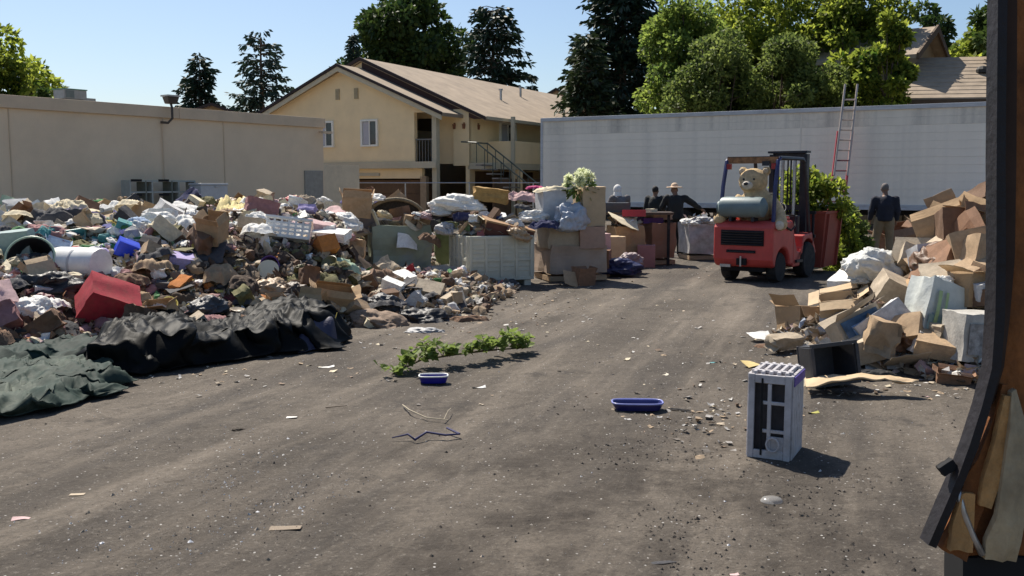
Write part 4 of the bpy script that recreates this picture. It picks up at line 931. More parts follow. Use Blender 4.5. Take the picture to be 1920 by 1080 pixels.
# hoop-topped wicker hamper and framed picture before the garages
p = hit(742, 412, HL) ; t = thing('wicker_chair', 'dark wicker hoop chair with arched back on the heap crest', 'chair', (at(742, 400, 18.1).x, 18.1, 1.05), R(10))
arc = [(math.cos(a * PI / 12) * .56, 0, math.sin(a * PI / 12) * .42) for a in range(13)]
wk = mat('wicker', (.20, .16, .10), .8, .3, 20, .5, 60); MB().tube(arc, .035, 8).build('back_hoop', wk, t, smooth='all')
MB().grid(lambda u, v: (math.cos(PI * u) * .54 * (1 - v * .98), .06 + .18 * v * (1 - v), math.sin(PI * u) * .40 * (1 - v * .98)), 20, 5).build('back_panel', mat('dark wicker', (.035, .03, .025), .9, .4, 25, .6, 70), t)
MB().lathe([(.3, -.2), (.5, .0), (.52, .06), (.44, .02), (.0001, -.06)], 20, Matrix.Translation((0, -.3, -.02)) @ Matrix.Diagonal((1, .7, 1, 1))).build('seat', wk, t, smooth='all'); mark('wicker hoop chair', t.location)
p = at(684, 418, 17.4); t = thing('picture_frame', 'tilted grey panel in a cream frame on the heap crest', 'frame', p, 0, rot=(R(24), R(-14), R(-12)))
MB().box((0, .0, 0), (.44, .03, .36)).build('panel', mat('grey panel', (.22, .20, .21), .6), t)
for (c_, d_) in (((0, -.01, .19), (.5, .06, .05)), ((0, -.01, -.19), (.5, .06, .05)), ((-.235, -.01, 0), (.05, .06, .329)), ((.235, -.01, 0), (.05, .06, .329))): B('frame_bar', c_, d_, card('cream'), t)
# ------------------------------------------------------------------ bulk containers and boxes in the row behind
def bulk_box(name, label, px_c, gy, w, d, h, rz, m, ribs=True, px2=None, liner=None, group=None):
    g = gp(px_c, gy); dv = Vector((math.sin(rz), math.cos(rz), 0)); ctr = Vector((g.x, g.y, 0)) + Vector((-math.sin(rz), math.cos(rz), 0)) * d / 2
    t = thing(name, label, 'bulk bin' if ribs else 'box', (ctr.x, ctr.y, 0), rz, group)
    th_ = .05 if ribs else .02
    for (nm, c, s, ax) in (('front_wall', (0, -d / 2 + th_ / 2, h / 2 + .1), (w, th_, h - .1), 0), ('back_wall', (0, d / 2 - th_ / 2, h / 2 + .1), (w, th_, h - .1), 0),
                           ('side_wall', (-w / 2 + th_ / 2, 0, h / 2 + .1), (th_, d - 2 * th_ - .004, h - .1), 1), ('side_wall', (w / 2 - th_ / 2, 0, h / 2 + .1), (th_, d - 2 * th_ - .004, h - .1), 1)):
        mb = MB().box(c, s)
        if ribs:
            L_ = w if ax == 0 else d; sg = -1 if (c[1] < 0 or c[0] < 0) else 1
            for i in range(5):
                a = -L_ / 2 + .04 + i * (L_ - .08) / 4
                cc = (a, c[1] + sg * .035, h / 2 + .1) if ax == 0 else (c[0] + sg * .035, a, h / 2 + .1)
                mb.box(cc, (.045, .03, h - .1) if ax == 0 else (.03, .045, h - .1))
            for z in (.13, h * .5 + .05, h + .02):
                cc = (0, c[1] + sg * .03, z) if ax == 0 else (c[0] + sg * .03, 0, z)
                mb.box(cc, (L_ - .01, .022, .05) if ax == 0 else (.022, L_ - .01, .05))
            for i in range(4):
                for j in range(7):
                    a = -L_ / 2 + .04 + (i + .5) * (L_ - .08) / 4; z = .24 + j * (h - .3) / 7 + .03
                    cc = (a, c[1] + sg * .028, z) if ax == 0 else (c[0] + sg * .028, a, z)
                    mb.box(cc, (L_ / 6, .012, .018) if ax == 0 else (.012, L_ / 6, .018))
        if ribs: mb.build(nm, m, t, bevel=.004, seg=1)
        else:
            me = mb.mesh(nm); bm = bmesh.new(); bm.from_mesh(me); bmesh.ops.subdivide_edges(bm, edges=[e for e in bm.edges if e.calc_length() > .2], cuts=7, use_grid_fill=True)
            for v in bm.verts:
                q = v.co * 3 + ctr; v.co += Vector((nz(q.x, q.y, q.z), nz(q.y, q.z, q.x), .5 * nz(q.z, q.x, q.y))) * .05 + Vector((0, 0, .03 * nz(q.x * 2, q.y * 2, 5) if v.co.z > h * .9 else 0))
            bm.to_mesh(me); bm.free(); put(nm, me, m, t)
    if ribs:
        for x in (-w / 2 + .1, 0, w / 2 - .1): B('skid', (x, 0, .05), (.12, d * .98, .1), m, t)
    else: B('pallet', (0, 0, .06), (w, d, .09), wood('tan'), t)
    B('fill_base', (0, 0, h * .82), (w - .11, d - .11, .04), HEAPM, t)
    return t, ctr
BG = mat('bin green grey', (.52, .51, .42), .6, .08, 2, .05, dirt=.35, dirtcol=(.20, .18, .14))
bt, bc = bulk_box('bulk_container', 'green grey ribbed plastic bulk container heaped with rubbish', 940, 537, 1.18, 1.1, .82, R(20), BG)
mark('green grey container', bc)
g_, gc = bulk_box('bulk_box', 'faded green and blue wrapped bulk box at the back of the heap', 755, 528, 1.05, 1.0, .95, R(14), mat('faded wrap', (.26, .29, .21), .5, .18, 1.8, .3, 8, dirt=.6, dirtcol=(.26, .26, .36)), ribs=False)
mark('faded green bulk box', gc)
c_, cc_ = bulk_box('cardboard_bin', 'olive green narrow carton between the two bulk bins', 838, 520, .40, .5, .98, R(8), mat('olive carton', (.16, .19, .09), .7, .2, dirt=.4), ribs=False)
for (px, py, Y, s, lab, m_, me_) in ((833, 516, 17.0, .27, 'small pale grey open carton on the ground before the olive carton', card('pale grey'), BXC[0]), (728, 534, 15.6, .2, 'low brown carton before the faded bulk box', CARD3, BXC[1])):
    p = gp(px, py + 14); o = spawn('box', 'tan', p, s, (0, 0, R(20)), lab, sc=(1, 1, 1.0), mesh=me_, mt=m_)
# tall stack wrapped in film
t, tc_ = bulk_box('pallet_box', 'tall faded cardboard pallet box under the white flowers', 1085, 528, 1.08, 1.0, .60, R(16), mat('faded lilac card', (.38, .285, .215), .7, .16, 1.6, .2, 6, dirt=.4, dirtcol=(.25, .20, .16)), ribs=False)
mark('tall pallet box', tc_)
def cube_at(name, label, cat, c, d, rz, m, rot=None, lid=None, dent=.012):
    me = closed_box(hash(label) % 50 if False else int(abs(c[0] * 37)) % 50, (d[0] / 2, d[1] / 2, d[2] / 2), .035, name)
    o = put(name, me, m, None, c, rot or (0, 0, rz)); tag(o, label, cat); return o
cube_at('packing_box', 'wide faded tan carton laid over the pallet box below the blue grey bundle', 'box', (tc_.x - .22, tc_.y - .2, .60), (.60, .62, .42), R(18), card('beige'))
cube_at('packing_box', 'reddish tan carton laid over the pallet box at its end nearer the forklift', 'box', (tc_.x + .33, tc_.y - .16, .60), (.46, .6, .39), R(11), mat('faded pink card', (.42, .27, .20), .8, .14, 3, .2, dirt=.4))
cube_at('packing_box', 'pale blue grey box at the top of the tall pallet box beside white cloth', 'box', (tc_.x - .37, tc_.y - .22, 1.0), (.42, .5, .62), R(16), card('pale grey'))
cube_at('packing_box', 'tan cardboard box on the tall pallet box right of the flowers', 'box', (tc_.x + .34, tc_.y - .12, 1.0), (.42, .6, .70), R(14), CARD2)
o = put('wrapped_bundle', CR[2], mat('blue grey wrap', (.40, .43, .48), .4, .12, 5, .5, 14, dirt=.3), None, (tc_.x + .02, tc_.y - .45, 1.08), (0, 0, 1), scale=(.36, .2, .38)); tag(o, 'grey blue plastic wrapped bundle bulging below the white flowers', 'bundle')
# flower bouquet
fb = thing('flower_bouquet', 'big bunch of white and pale green artificial flowers on top of the boxes', 'flowers', (at(1088, 360, tc_.y - .3).x, tc_.y - .3, at(1088, 362, tc_.y - .3).z))
rng = random.Random(5); heads = []
WF = mat('petal white', (.80, .83, .58), .7, .12, 8, trans=.35); vs, fs = [], []
for i in range(16):
    d = rv(rng).normalized(); d.z = abs(d.z) * .9; c = Vector((d.x * .24, d.y * .2, .12 + d.z * .28)); mb_v, mb_f = [], []
    for k in range(46):
        q = rv(rng).normalized(); q = (q + d * .4).normalized(); ax = (q + rv(rng) * .4).normalized()
        leaf(mb_v, mb_f, c + q * .03, ax, ax.cross(rv(rng)).normalized(), rng.uniform(.06, .10), .022)
    put('flower_head', mesh_of(mb_v, mb_f, 'flower_head'), WF, fb)
for _ in range(170):
    d = rv(rng); p = Vector((d.x * .27, d.y * .22, .08 + d.z * .2)); ax = (d + rv(rng) * .5 + Vector((0, 0, -.3))).normalized(); leaf(vs, fs, p, ax, ax.cross(rv(rng)).normalized(), .12, .03)
put('foliage', mesh_of(vs, fs, 'foliage'), leafmat('bouquet green', (.06, .10, .03), (.2, .28, .08), .4), fb)
t, c2 = bulk_box('cardboard_bin', 'wide tan cardboard bin with a pale flap open behind the blue bag', 1182, 500, .62, .7, .80, R(12), CARD, ribs=False)
o = spawn('sheet', 'cream', (c2.x - .08, c2.y - .3, .98), .32, (R(24), R(14), R(10)), 'cream cardboard flap lying over the wide tan bin')
t, c3 = bulk_box('cardboard_bin', 'reddish brown tall cardboard bin on a pallet next to the forklift', 1244, 497, .58, .8, .86, R(20), mat('red brown card', (.30, .165, .105), .8, .08, 2, .1, dirt=.3), ribs=False)
mark('reddish brown bin', c3)
cube_at('packing_box', 'beige carton on top of the reddish brown bin', 'box', (c3.x + .06, c3.y, .98), (.48, .4, .16), R(24), card('beige')); cube_at('packing_box', 'purple printed package on the reddish brown bin', 'box', (c3.x - .12, c3.y - .15, .90), (.46, .3, .12), R(14), card('purple'))
cube_at('packing_box', 'small cream box perched on the beige carton', 'box', (c3.x - .10, c3.y - .08, 1.09), (.17, .2, .12), R(30), card('cream'))
t, c4 = bulk_box('foil_bin', 'silver film wrapped pallet box left of the forklift', 1318, 488, .66, .8, .78, R(8), mat('silver wrap', (.42, .41, .40), .28, .3, 5, .6, 10, dirt=.35, spec=.8), ribs=False)
for i, (dx, dz, c) in enumerate(((-.2, .0, 'white'), (.05, .04, 'pale grey'), (.25, .02, 'white'))):
    o = spawn('bag', c, (c4.x + dx, c4.y - .2, .86 + dz), .19, (0, 0, i), ['white crumpled bag at one end of the silver wrapped box', 'grey bag in the middle on the silver wrapped box', 'white bag on the silver wrapped box beside the forklift'][i], sc=(1, 1, .6))
o = spawn('bag', 'navy', gp(1158, 520) + Vector((0, .2, .15)), .36, (0, 0, 0), 'dark blue black rubbish bag on the ground before the tan bin', sc=(1, .7, .65), mesh=CR[1]); o = spawn('bag', 'grey', gp(1185, 516) + Vector((0, .35, .22)), .26, (0, 0, 1), 'dusty lilac film bundle right of the dark blue bag', sc=(1, .7, .9), mt=mat('dusty film', (.27, .21, .21), .5, .15, 4, .3))
o = spawn('box', 'brown', gp(1093, 534), .17, (R(6), 0, R(30)), 'collapsed brown carton at the foot of the tall pallet box', mesh=BX[3], mt=CARD3)
o = spawn('sheet', 'tan', gp(1075, 536) + Vector((0, 0, .12)), .2, (R(60), R(10), R(20)), 'tan board leaning at the foot of the tall pallet box')
tb = thing('folding_table', 'dark table with a red strip behind the cardboard bins', 'table', (at(1178, 400, 21).x, 21, 0), R(-4))
B('tabletop', (0, 0, 1.12), (1.9, .8, .05), plastic('dark brown'), tb); B('red_strip', (.1, -.43, 1.13), (.5, .04, .14), plastic('red'), tb)
for x in (-.85, .85):
    for y in (-.3, .3): B('leg', (x, y, .55), (.06, .06, 1.1), RUBBER, tb)
cube_at('packing_box', 'black suitcase on the dark table behind the bins', 'suitcase', (tb.location.x - .35, 21, 1.145), (.7, .5, .2), 0, plastic('charcoal'))
for i, (px, gy, z, d3, rz, m_, lab) in enumerate((
    (1052, 522, 0, (.42, .4, .36), 10, card('beige'), 'dented beige carton low in front of the tall pallet box'),
    (1128, 520, 0, (.36, .36, .5), -14, CARD3, 'brown upright carton between pallet box and dark blue bag'),
    (1126, 516, .5, (.30, .34, .30), 20, card('pale pink'), 'pinkish grey carton stacked on the brown upright carton'),
    (1152, 505, .0, (.40, .4, .66), 8, CARD2, 'pale tan carton squeezed behind the dark blue bag'),
    (1214, 502, 0, (.36, .4, .46), -8, card('dusty rose'), 'dusty rose carton between the wide and the tall bins'),
    (1060, 500, 1.0, (.34, .4, .34), 30, card('tan'), 'tan carton hidden half behind the blue grey bundle'))):
    g0 = gp(px, gy); cube_at('packing_box', lab, 'box', (g0.x, g0.y + .2, z + ground_h(g0.x, g0.y)), d3, R(rz), m_)
# things heaped in and on the containers
def HC(x, y):       # pile surface over the container row
    return max(HL(x, y), 0)
def OI(k, c, px, py, Y, pw, label, rot=(0, 0, 0), sc=(1, 1, 1), **kw):
    p = at(px, py, Y); s = pw / 2 * Y / FOC; o = spawn(k, c, p, s, tuple(R(a) for a in rot), label, None, kw.get('name'), sc, kw.get('cat'), kw.get('mesh'), kw.get('mt')); return o
dr = thing('wooden_drawer', 'brown open wooden drawer slanting on the green grey container', 'drawer', at(948, 440, 16.75), 0, rot=(R(8), R(13), R(14)))
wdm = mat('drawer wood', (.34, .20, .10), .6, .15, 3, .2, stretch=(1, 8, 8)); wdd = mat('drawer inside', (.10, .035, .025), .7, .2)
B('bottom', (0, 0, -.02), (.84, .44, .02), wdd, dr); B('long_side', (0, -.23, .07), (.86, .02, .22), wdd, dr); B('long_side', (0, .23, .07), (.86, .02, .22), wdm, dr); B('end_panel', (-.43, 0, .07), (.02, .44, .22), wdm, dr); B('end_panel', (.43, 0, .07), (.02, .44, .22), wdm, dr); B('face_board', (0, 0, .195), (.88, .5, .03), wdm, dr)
OI('bag', 'white', 862, 385, 17.5, 84, 'white translucent bag on top of the heap before the stairs', (0, 0, 20), (1, .7, .55)); OI('sack', 'tan', 918, 378, 17.6, 58, 'orange tan stuffed sack on the highest part of the heap', (0, 8, 0), (1, .8, .75), mt=mat('orange sack', (.38, .23, .075), .85, .2, 4, .4))
OI('cloth', 'pale pink', 985, 378, 17.9, 70, 'pale lilac bedding beside the orange tan sack', (0, 10, 0), (1, .7, .9)); OI('cloth', 'red', 1003, 354, 18, 34, 'magenta cloth on the crest beside the trailer corner', (0, 0, 0), (1, .7, .6), mt=mat('magenta', (.4, .03, .14), .8)); OI('cloth', 'cream', 1045, 357, 17.4, 90, 'cream bedding edge lying over the top boxes', (0, -4, 0), (1, .6, .35))
OI('bag', 'white', 1000, 408, 17.2, 44, 'white round bag over the container corner', sc=(1, .8, .8)); OI('cloth', 'navy', 1022, 428, 16.9, 60, 'navy and white bundle at the end of the container', sc=(1, .7, .9)); OI('cloth', 'charcoal', 990, 396, 17.3, 56, 'charcoal striped cloth above the drawer', (0, 20, 0), (1, .7, .6))
OI('paper', 'white', 925, 410, 17.0, 50, 'white leaning paper sheet behind the drawer', (30, -20, 0)); OI('cloth', 'beige', 880, 440, 16.9, 40, 'cream rag hanging over the container rim'); OI('bag', 'pale grey', 838, 432, 17.0, 34, 'small white bag on the olive carton'); OI('cloth', 'orange', 805, 455, 16.9, 46, 'rusty brown sacking beside the olive carton', (0, 20, 0), (1, .7, 1.2), mt=cloth('brown'))
OI('bag', 'white', 830, 398, 17.4, 50, 'round white bundle left of the translucent bag', sc=(1, .8, .6)); OI('cloth', 'brown', 870, 408, 17.2, 60, 'brown clothing under the translucent bag', sc=(1, .8, .7)); OI('bag', 'lavender', 672, 378, 18, 44, 'white lilac bag on the crest before the garages', sc=(1, .8, .5)); OI('bag', 'white', 700, 372, 18, 40, 'pure white bag on the crest before the garages', sc=(1, .8, .5))
OI('cloth', 'pale green', 705, 428, 17.6, 70, 'yellow green cloth hanging over the faded bulk box', (0, 0, 0), (1, .7, .5)); OI('sheet', 'white', 740, 430, 17.5, 50, 'white splayed paper below the hoop chair', (50, 20, 0)); OI('cbox', 'tan', 775, 432, 17.6, 48, 'tan carton under the hoop chair', (10, 10, 20)); OI('box', 'tan', 668, 405, 17.2, 54, 'tan carton behind the framed grey panel', (8, 4, 10))
OI('cloth', 'charcoal', 800, 410, 17.4, 44, 'black cloth between hoop chair and white bundle', sc=(1, .8, 1)); OI('sheet', 'white', 765, 452, 17.15, 40, 'curled white card hanging on the faded bulk box', (60, 10, 20))
rr_ = random.Random(17)
pts = []
def HTOP(x, y): return 1.0
for (cx_, cy_, hx, hy, n) in ((bc.x, bc.y, .55, .5, 200), (gc.x, gc.y, .5, .45, 200), (c4.x, c4.y, .3, .35, 60), (c2.x, c2.y, .3, .3, 30)):
    for _ in range(n): pts.append((cx_ + rr_.uniform(-hx, hx), cy_ + rr_.uniform(-hy, hy)))
scraps('container_scraps', lambda x, y: .90 + .10 * fbm(x * 3, y * 3), pts, region_pal, rr_, .06, .2)
for i in range(46):                            # filling of the containers, single pieces
    (cc, hx, hy) = rr_.choice([(bc, .5, .45), (gc, .45, .4), (bc, .5, .45), (Vector(((bc.x + gc.x) / 2, 17.6, 0)), .6, .6)])
    x, y = cc.x + rr_.uniform(-hx, hx), cc.y + rr_.uniform(-hy, hy)
    FILL = globals().setdefault('FILL', []); FILL.append((x, y, rr_.uniform(.92, 1.28)))
# metal shelves and white panel against the beige wall
sh = thing('shelf_unit', 'grey metal shelving with white divider panels standing against the beige wall', 'shelf', Vector((at(300, 380, 30.3).x, 30.3, 0)), wa)
GMT = mat('shelf grey', (.16, .17, .14), .6, .1); WP = mat('shelf white', (.40, .41, .37), .6, .08)
for z in (1.0, 1.5, 1.84): B('shelf_board', (0, 0, z), (2.3, .45, .05), GMT if z == 1.0 else WP, sh)
for i, x in enumerate((-1.15, -.62, -.4, .3, .55, 1.15)): B('upright', (x, 0, .93), (.05, .46, 1.85), WP if i in (0, 2, 4, 5) else GMT, sh)
for x in (-.95, .0): B('dark_bracket', (x, -.24, 1.86), (.36, .03, .07), DARK, sh); B('dark_bracket', (x, -.24, 1.42), (.36, .03, .06), DARK, sh)
fr = thing('freezer', 'white chest freezer standing behind the heap against the beige wall', 'freezer', Vector((at(392, 380, 30.8).x, 30.8, 0)), wa)
fm = mat('appliance white', (.50, .51, .52), .4, .05, dirt=.2); B('body', (0, 0, .85), (1.02, .6, 1.7), fm, fr, bevel=.02); B('lid', (0, 0, 1.74), (1.06, .64, .07), fm, fr, bevel=.015); B('handle', (.1, -.33, 1.66), (.2, .03, .03), METAL, fr); B('control_badge', (.1, -.305, .3), (.1, .01, .06), DARK, fr)
# ------------------------------------------------------------------ forklift
AL = R(37)
fk = thing('forklift', 'red forklift seen from behind with a gas bottle and black mast', 'forklift', (4.08, 17.0, 0), -AL)
FR = mat('forklift red', (.52, .065, .055), .5, .16, 1.5, .05, 10, dirt=.6, dirtcol=(.20, .06, .05), spec=.4, coat=.1)
FB = mat('guard dark', (.016, .017, .026), .45, .2, 5, dirt=.3); FBl = mat('guard blue', (.03, .035, .11), .45, .2, 4, dirt=.3)
def arc2(cx, cz, r, a0, a1, n): return [(cx + r * math.cos(R(a0 + (a1 - a0) * i / n)), cz + r * math.sin(R(a0 + (a1 - a0) * i / n))) for i in range(n + 1)]
side = [(.06, .30), (.0, .42), (.0, .98), (.05, 1.06), (.16, 1.10), (.95, 1.10), (1.02, 1.02), (1.02, .28), (.83, .28)] + arc2(.50, .28, .33, 0, 180, 10)[1:] + [(.12, .28)]
b = MB().prism(side, -.56, .56, axis=0).build('counterweight', FR, fk, bevel=.055, seg=3)
MB().prism([(.13, .2), (.13, .60), (.9, .60), (.9, .2)], -.36, .36, axis=0).build('rear_axle_box', DARK, fk)
gp_ = MB().box((0, -.004, .80), (.80, .03, .27)).build('grille_recess', DARK, fk)
for i in range(6): B('grille_slat', (0, -.028, .69 + .044 * i), (.76, .03, .014), FB, fk, rot=(R(25), 0, 0))
B('lower_vent', (-.02, -.006, .56), (.54, .03, .05), DARK, fk); B('lower_vent_slat', (-.02, -.024, .555), (.50, .02, .012), FB, fk)
MB().box((0, -.012, .38), (.18, .05, .12)).build('tow_recess', DARK, fk); MB().tube([(0, -.06, .30), (0, -.06, .48)], .018, 8).build('tow_pin', METAL, fk)
MB().box((-.3, -.02, .30), (.2, .04, .05)).build('hitch_plate', METAL, fk)
def wheel(x, y, r, w_):
    M = Matrix.Translation((x, y, r)) @ Matrix.Rotation(R(90), 4, 'Y')
    t = MB().lathe([(r * .55, -w_ / 2), (r * .93, -w_ / 2), (r, -w_ * .36), (r, w_ * .36), (r * .93, w_ / 2), (r * .55, w_ / 2)], 26, M)
    for k in range(16):
        a = 2 * PI * k / 16; t.box((x, y + math.cos(a) * r * .995, r + math.sin(a) * r * .995), (w_ * .7, .035, .022), rot=Matrix.Rotation(a - PI / 2, 3, 'X'))
    wo = t.build('wheel', RUBBER, fk, smooth=True)
    sgn = 1 if x > 0 else -1
    MB().lathe([(.0001, -w_ * .3), (r * .3, -w_ * .32), (r * .36, -w_ * .40), (r * .56, -w_ * .44), (r * .56, w_ * .44), (r * .36, w_ * .40), (r * .3, w_ * .32), (.0001, w_ * .3)], 20, M).build('rim', mat('rim dirty', (.10, .07, .06), .7, .2, dirt=.6), wo, smooth=True)
for x in (-.43, .43): wheel(x, .50, .265, .18)
for x in (-.47, .47): wheel(x, 1.78, .33, .22)
sd = [(1.02, .24), (1.02, .95), (1.10, .74), (1.22, .52), (1.46, .50), (1.52, .80), (1.98, .84), (2.05, .60), (2.05, .40)] + arc2(1.78, .33, .40, 20, 160, 8)[0:] + [(1.36, .24)]
MB().prism(sd, -.55, .55, axis=0).build('chassis', FR, fk, bevel=.02)
MB().box((0, 1.3, .36), (.9, .7, .18)).build('floor_plate', FB, fk)
for x in (-.56, .56): MB().box((x, 1.26, .34), (.06, .3, .05)).build('step', FB, fk)
MB().box((0, .8, 1.13), (.9, .55, .05)).build('engine_cover', FR, fk, bevel=.015)
MB().box((0, 1.12, 1.13), (.44, .42, .14)).box((0, .92, 1.38), (.42, .12, .42), (R(-8), 0, 0)).build('seat', RUBBER, fk, bevel=.04, seg=3)
MB().box((0, 1.78, .95), (.7, .12, .42)).build('dashboard', FB, fk, bevel=.02); MB().tube([(0, 1.75, 1.1), (0, 1.6, 1.26)], .025, 8).build('steering_column', FB, fk)
MB().tube([(math.cos(a * PI / 10) * .17, 1.58 + math.sin(a * PI / 10) * .10, 1.27 + math.sin(a * PI / 10) * .12) for a in range(21)], .014, 6, False).build('steering_wheel', FB, fk, smooth='all')
# overhead guard
for x in (-.5, .5):
    MB().tube([(x, .16, 1.08), (x * .98, .22, 1.7), (x * .96, .34, 2.16), (x * .96, .44, 2.21)], .038, 6).build('rear_guard_post', FBl, fk, smooth=True)
    MB().tube([(x, 1.92, .86), (x * .98, 1.78, 1.6), (x * .96, 1.62, 2.16), (x * .96, 1.5, 2.21)], .036, 6).build('front_guard_post', FB, fk, smooth=True)
    MB().tube([(x * .96, .40, 2.21), (x * .96, 1.56, 2.21)], .035, 6).build('guard_side_rail', FB, fk)
for i in range(7): B('guard_roof_bar', (0, .42 + i * .19, 2.215), (.95, .045, .05), FB, fk)
B('guard_rear_beam', (0, .36, 2.17), (.95, .06, .11), mat('worn orange brown', (.28, .14, .06), .7, .4, 12, dirt=.5, dirtcol=(.03, .03, .03)), fk)
MB().box((.28, .30, 2.11), (.13, .06, .08)).build('work_lamp', FB, fk); 
for x in (-.42, .42): MB().box((x, .31, 2.06), (.08, .05, .1)).build('tail_lamp', mat('lamp red', (.3, .02, .02), .3), fk)
# gas bottle lying across the back
MT = Matrix.Translation((-.06, .12, 1.34)) @ Matrix.Scale(1.12, 4) @ Matrix.Rotation(R(90), 4, 'Y')
MB().lathe([(.02, -.39), (.09, -.385), (.155, -.34), (.165, -.28), (.165, .28), (.155, .34), (.09, .385), (.02, .39)], 26, MT).build('gas_bottle', mat('gas bottle grey', (.15, .20, .205), .5, .12, 3, .05, dirt=.35, dirtcol=(.09, .09, .08)), fk, smooth=True)
MB().lathe([(.11, .0), (.12, .0), (.12, .12), (.11, .12)], 18, Matrix.Translation((-.52, .14, 1.33)) @ Matrix.Rotation(R(90), 4, 'Y')).build('bottle_collar', mat('gas bottle grey', (.1, .1, .1)), fk, smooth=True)
MB().tube([(-.48, .14, 1.33), (-.56, .14, 1.33)], .025, 8).box((-.53, .14, 1.38), (.03, .05, .05)).build('valve', METAL, fk)
for x in (-.26, .16):
    MB().lathe([(.168, -.02), (.178, -.02), (.178, .02), (.168, .02)], 26, Matrix.Translation((x, .14, 1.33)) @ Matrix.Rotation(R(90), 4, 'Y')).box((x, .14, 1.13), (.05, .2, .08)).build('bottle_strap', FB, fk, smooth=True)
MB().tube([(-.5, .14, 1.3), (-.55, .05, 1.18), (-.45, .1, 1.12), (-.3, .3, 1.12)], .013, 6).build('gas_hose', RUBBER, fk, smooth='all')
MB().tube([(.50, .5, 1.15), (.56, .55, 1.0), (.60, .75, .92), (.60, .95, 1.0), (.56, 1.0, 1.18), (.50, .9, 1.2)], .018, 6).build('hanging_hose', RUBBER, fk, smooth='all')
# mast
for x in (-.33, .33):
    B('outer_mast_rail', (x, 2.12, 1.22), (.09, .13, 2.2), FB, fk); B('inner_mast_rail', (x * .76, 2.14, 1.28), (.06, .10, 2.2), FB, fk)
for z in (.35, 1.3, 2.30): B('mast_crossbar', (0, 2.13, z), (.64, .07, .1), FB, fk)
B('mast_top_plate', (0, 2.10, 2.36), (.78, .2, .04), FB, fk)
MB().tube([(-.12, 2.1, .3), (-.12, 2.1, 2.2)], .035, 8).build('lift_cylinder', METAL, fk); MB().tube([(.12, 2.1, .3), (.12, 2.1, 2.2)], .035, 8).build('lift_cylinder', METAL, fk)
for x in (-.03, .03): B('lift_chain', (x, 2.14, 1.3), (.025, .02, 1.9), RUBBER, fk)
B('load_backrest', (0, 2.27, .75), (1.0, .05, .06), FB, fk); B('load_backrest', (0, 2.27, 1.2), (1.0, .05, .06), FB, fk)
for x in (-.45, -.15, .15, .45): B('backrest_bar', (x, 2.275, .7), (.04, .04, 1.0), FB, fk)
for x in (-.28, .28): MB().box((x, 2.33, .4), (.12, .05, .6)).box((x, 2.85, .08), (.12, 1.05, .04)).build('fork', METAL, fk)
# steel bin carried on the forks
def fl_w(x, y, z=0): return fk.matrix_world @ Vector((x, y, z))
bpy.context.view_layer.update()
bn = thing('steel_hopper', 'rusty red steel hopper on the forks filled with green cuttings', 'hopper', fl_w(.02, 3.0, .12), -AL)
HR_ = mat('hopper red', (.30, .062, .04), .6, .15, 2, .1, dirt=.5, dirtcol=(.10, .035, .03))
def panel4(pts, t_, name, nrm):
    a = [Vector(p) for p in pts]; n = Vector(nrm) * t_; MB().add([*a, *[p + n for p in a]], [(0, 1, 2, 3), (7, 6, 5, 4), (0, 4, 5, 1), (1, 5, 6, 2), (2, 6, 7, 3), (3, 7, 4, 0)]).build(name, HR_, bn)
w0, w1, d0, d1, hh = .50, .59, .44, .52, 1.06
panel4([(-w0, -d0, 0), (w0, -d0, 0), (w1, -d1, hh), (-w1, -d1, hh)], .03, 'near_wall', (0, 1, 0)); panel4([(-w0, d0, 0), (w0, d0, 0), (w1, d1, hh), (-w1, d1, hh)], .03, 'far_wall', (0, -1, 0))
panel4([(-w0, -d0 + .03, 0), (-w0, d0 - .03, 0), (-w1, d1 - .03, hh), (-w1, -d1 + .03, hh)], .03, 'side_wall', (1, 0, 0)); panel4([(w0, -d0 + .03, 0), (w0, d0 - .03, 0), (w1, d1 - .03, hh), (w1, -d1 + .03, hh)], .03, 'side_wall', (-1, 0, 0))
MB().box((0, 0, .02), (2 * w0, 2 * d0, .04)).build('floor_plate', HR_, bn)
for s in (-1, 1): B('rim', (0, s * d1, hh + .02), (2 * w1 + .05, .05, .05), HR_, bn); B('rim', (s * w1, 0, hh + .02), (.05, 2 * d1 - .06, .05), HR_, bn)
for s in (-.36, .36): B('stiffener', (w0 + .065, s, hh * .5), (.05, .05, hh * .98), HR_, bn, rot=(0, R(4.9), 0))
def shrub(name, label, base, blobs, n, m, seed, ls=.11, cat='plant', stems=10, spread=.5, group=None):
    rng = random.Random(seed); t = thing(name, label, cat, base, 0, group); vs, fs = [], []; st_ = MB()
    for i in range(stems):
        c, r = blobs[i % len(blobs)]; tip = Vector(c) + rv(rng) * r * .8; root = Vector((c[0] * .3 + rng.uniform(-.1, .1), c[1] * .3, 0))
        st_.tube([root, (root + tip) / 2 + rv(rng) * .08, tip], [.014, .010, .004], 5)
    st_.build('stem', mat('green stem', (.09, .10, .04), .8), t)
    tot = sum(r ** 2 for _, r in blobs)
    for c, r in blobs:
        sub = [(Vector(c) + rv(rng) * r, r * rng.uniform(.15, .4)) for _ in range(12)]
        for _ in range(int(n * r * r / tot)):
            sc_, sr = rng.choice(sub); d = rv(rng); p = sc_ + d * sr; ax = (d + rv(rng) + Vector((0, 0, -.2))).normalized()
            if p.z < .01: p.z = rng.uniform(.01, .05)
            leaf(vs, fs, p, ax, ax.cross(rv(rng)).normalized(), ls * rng.uniform(.6, 1.3), ls * .3)
    put('foliage', mesh_of(vs, fs, 'foliage'), m, t); return t
bb = fl_w(.02, 3.0, .12)
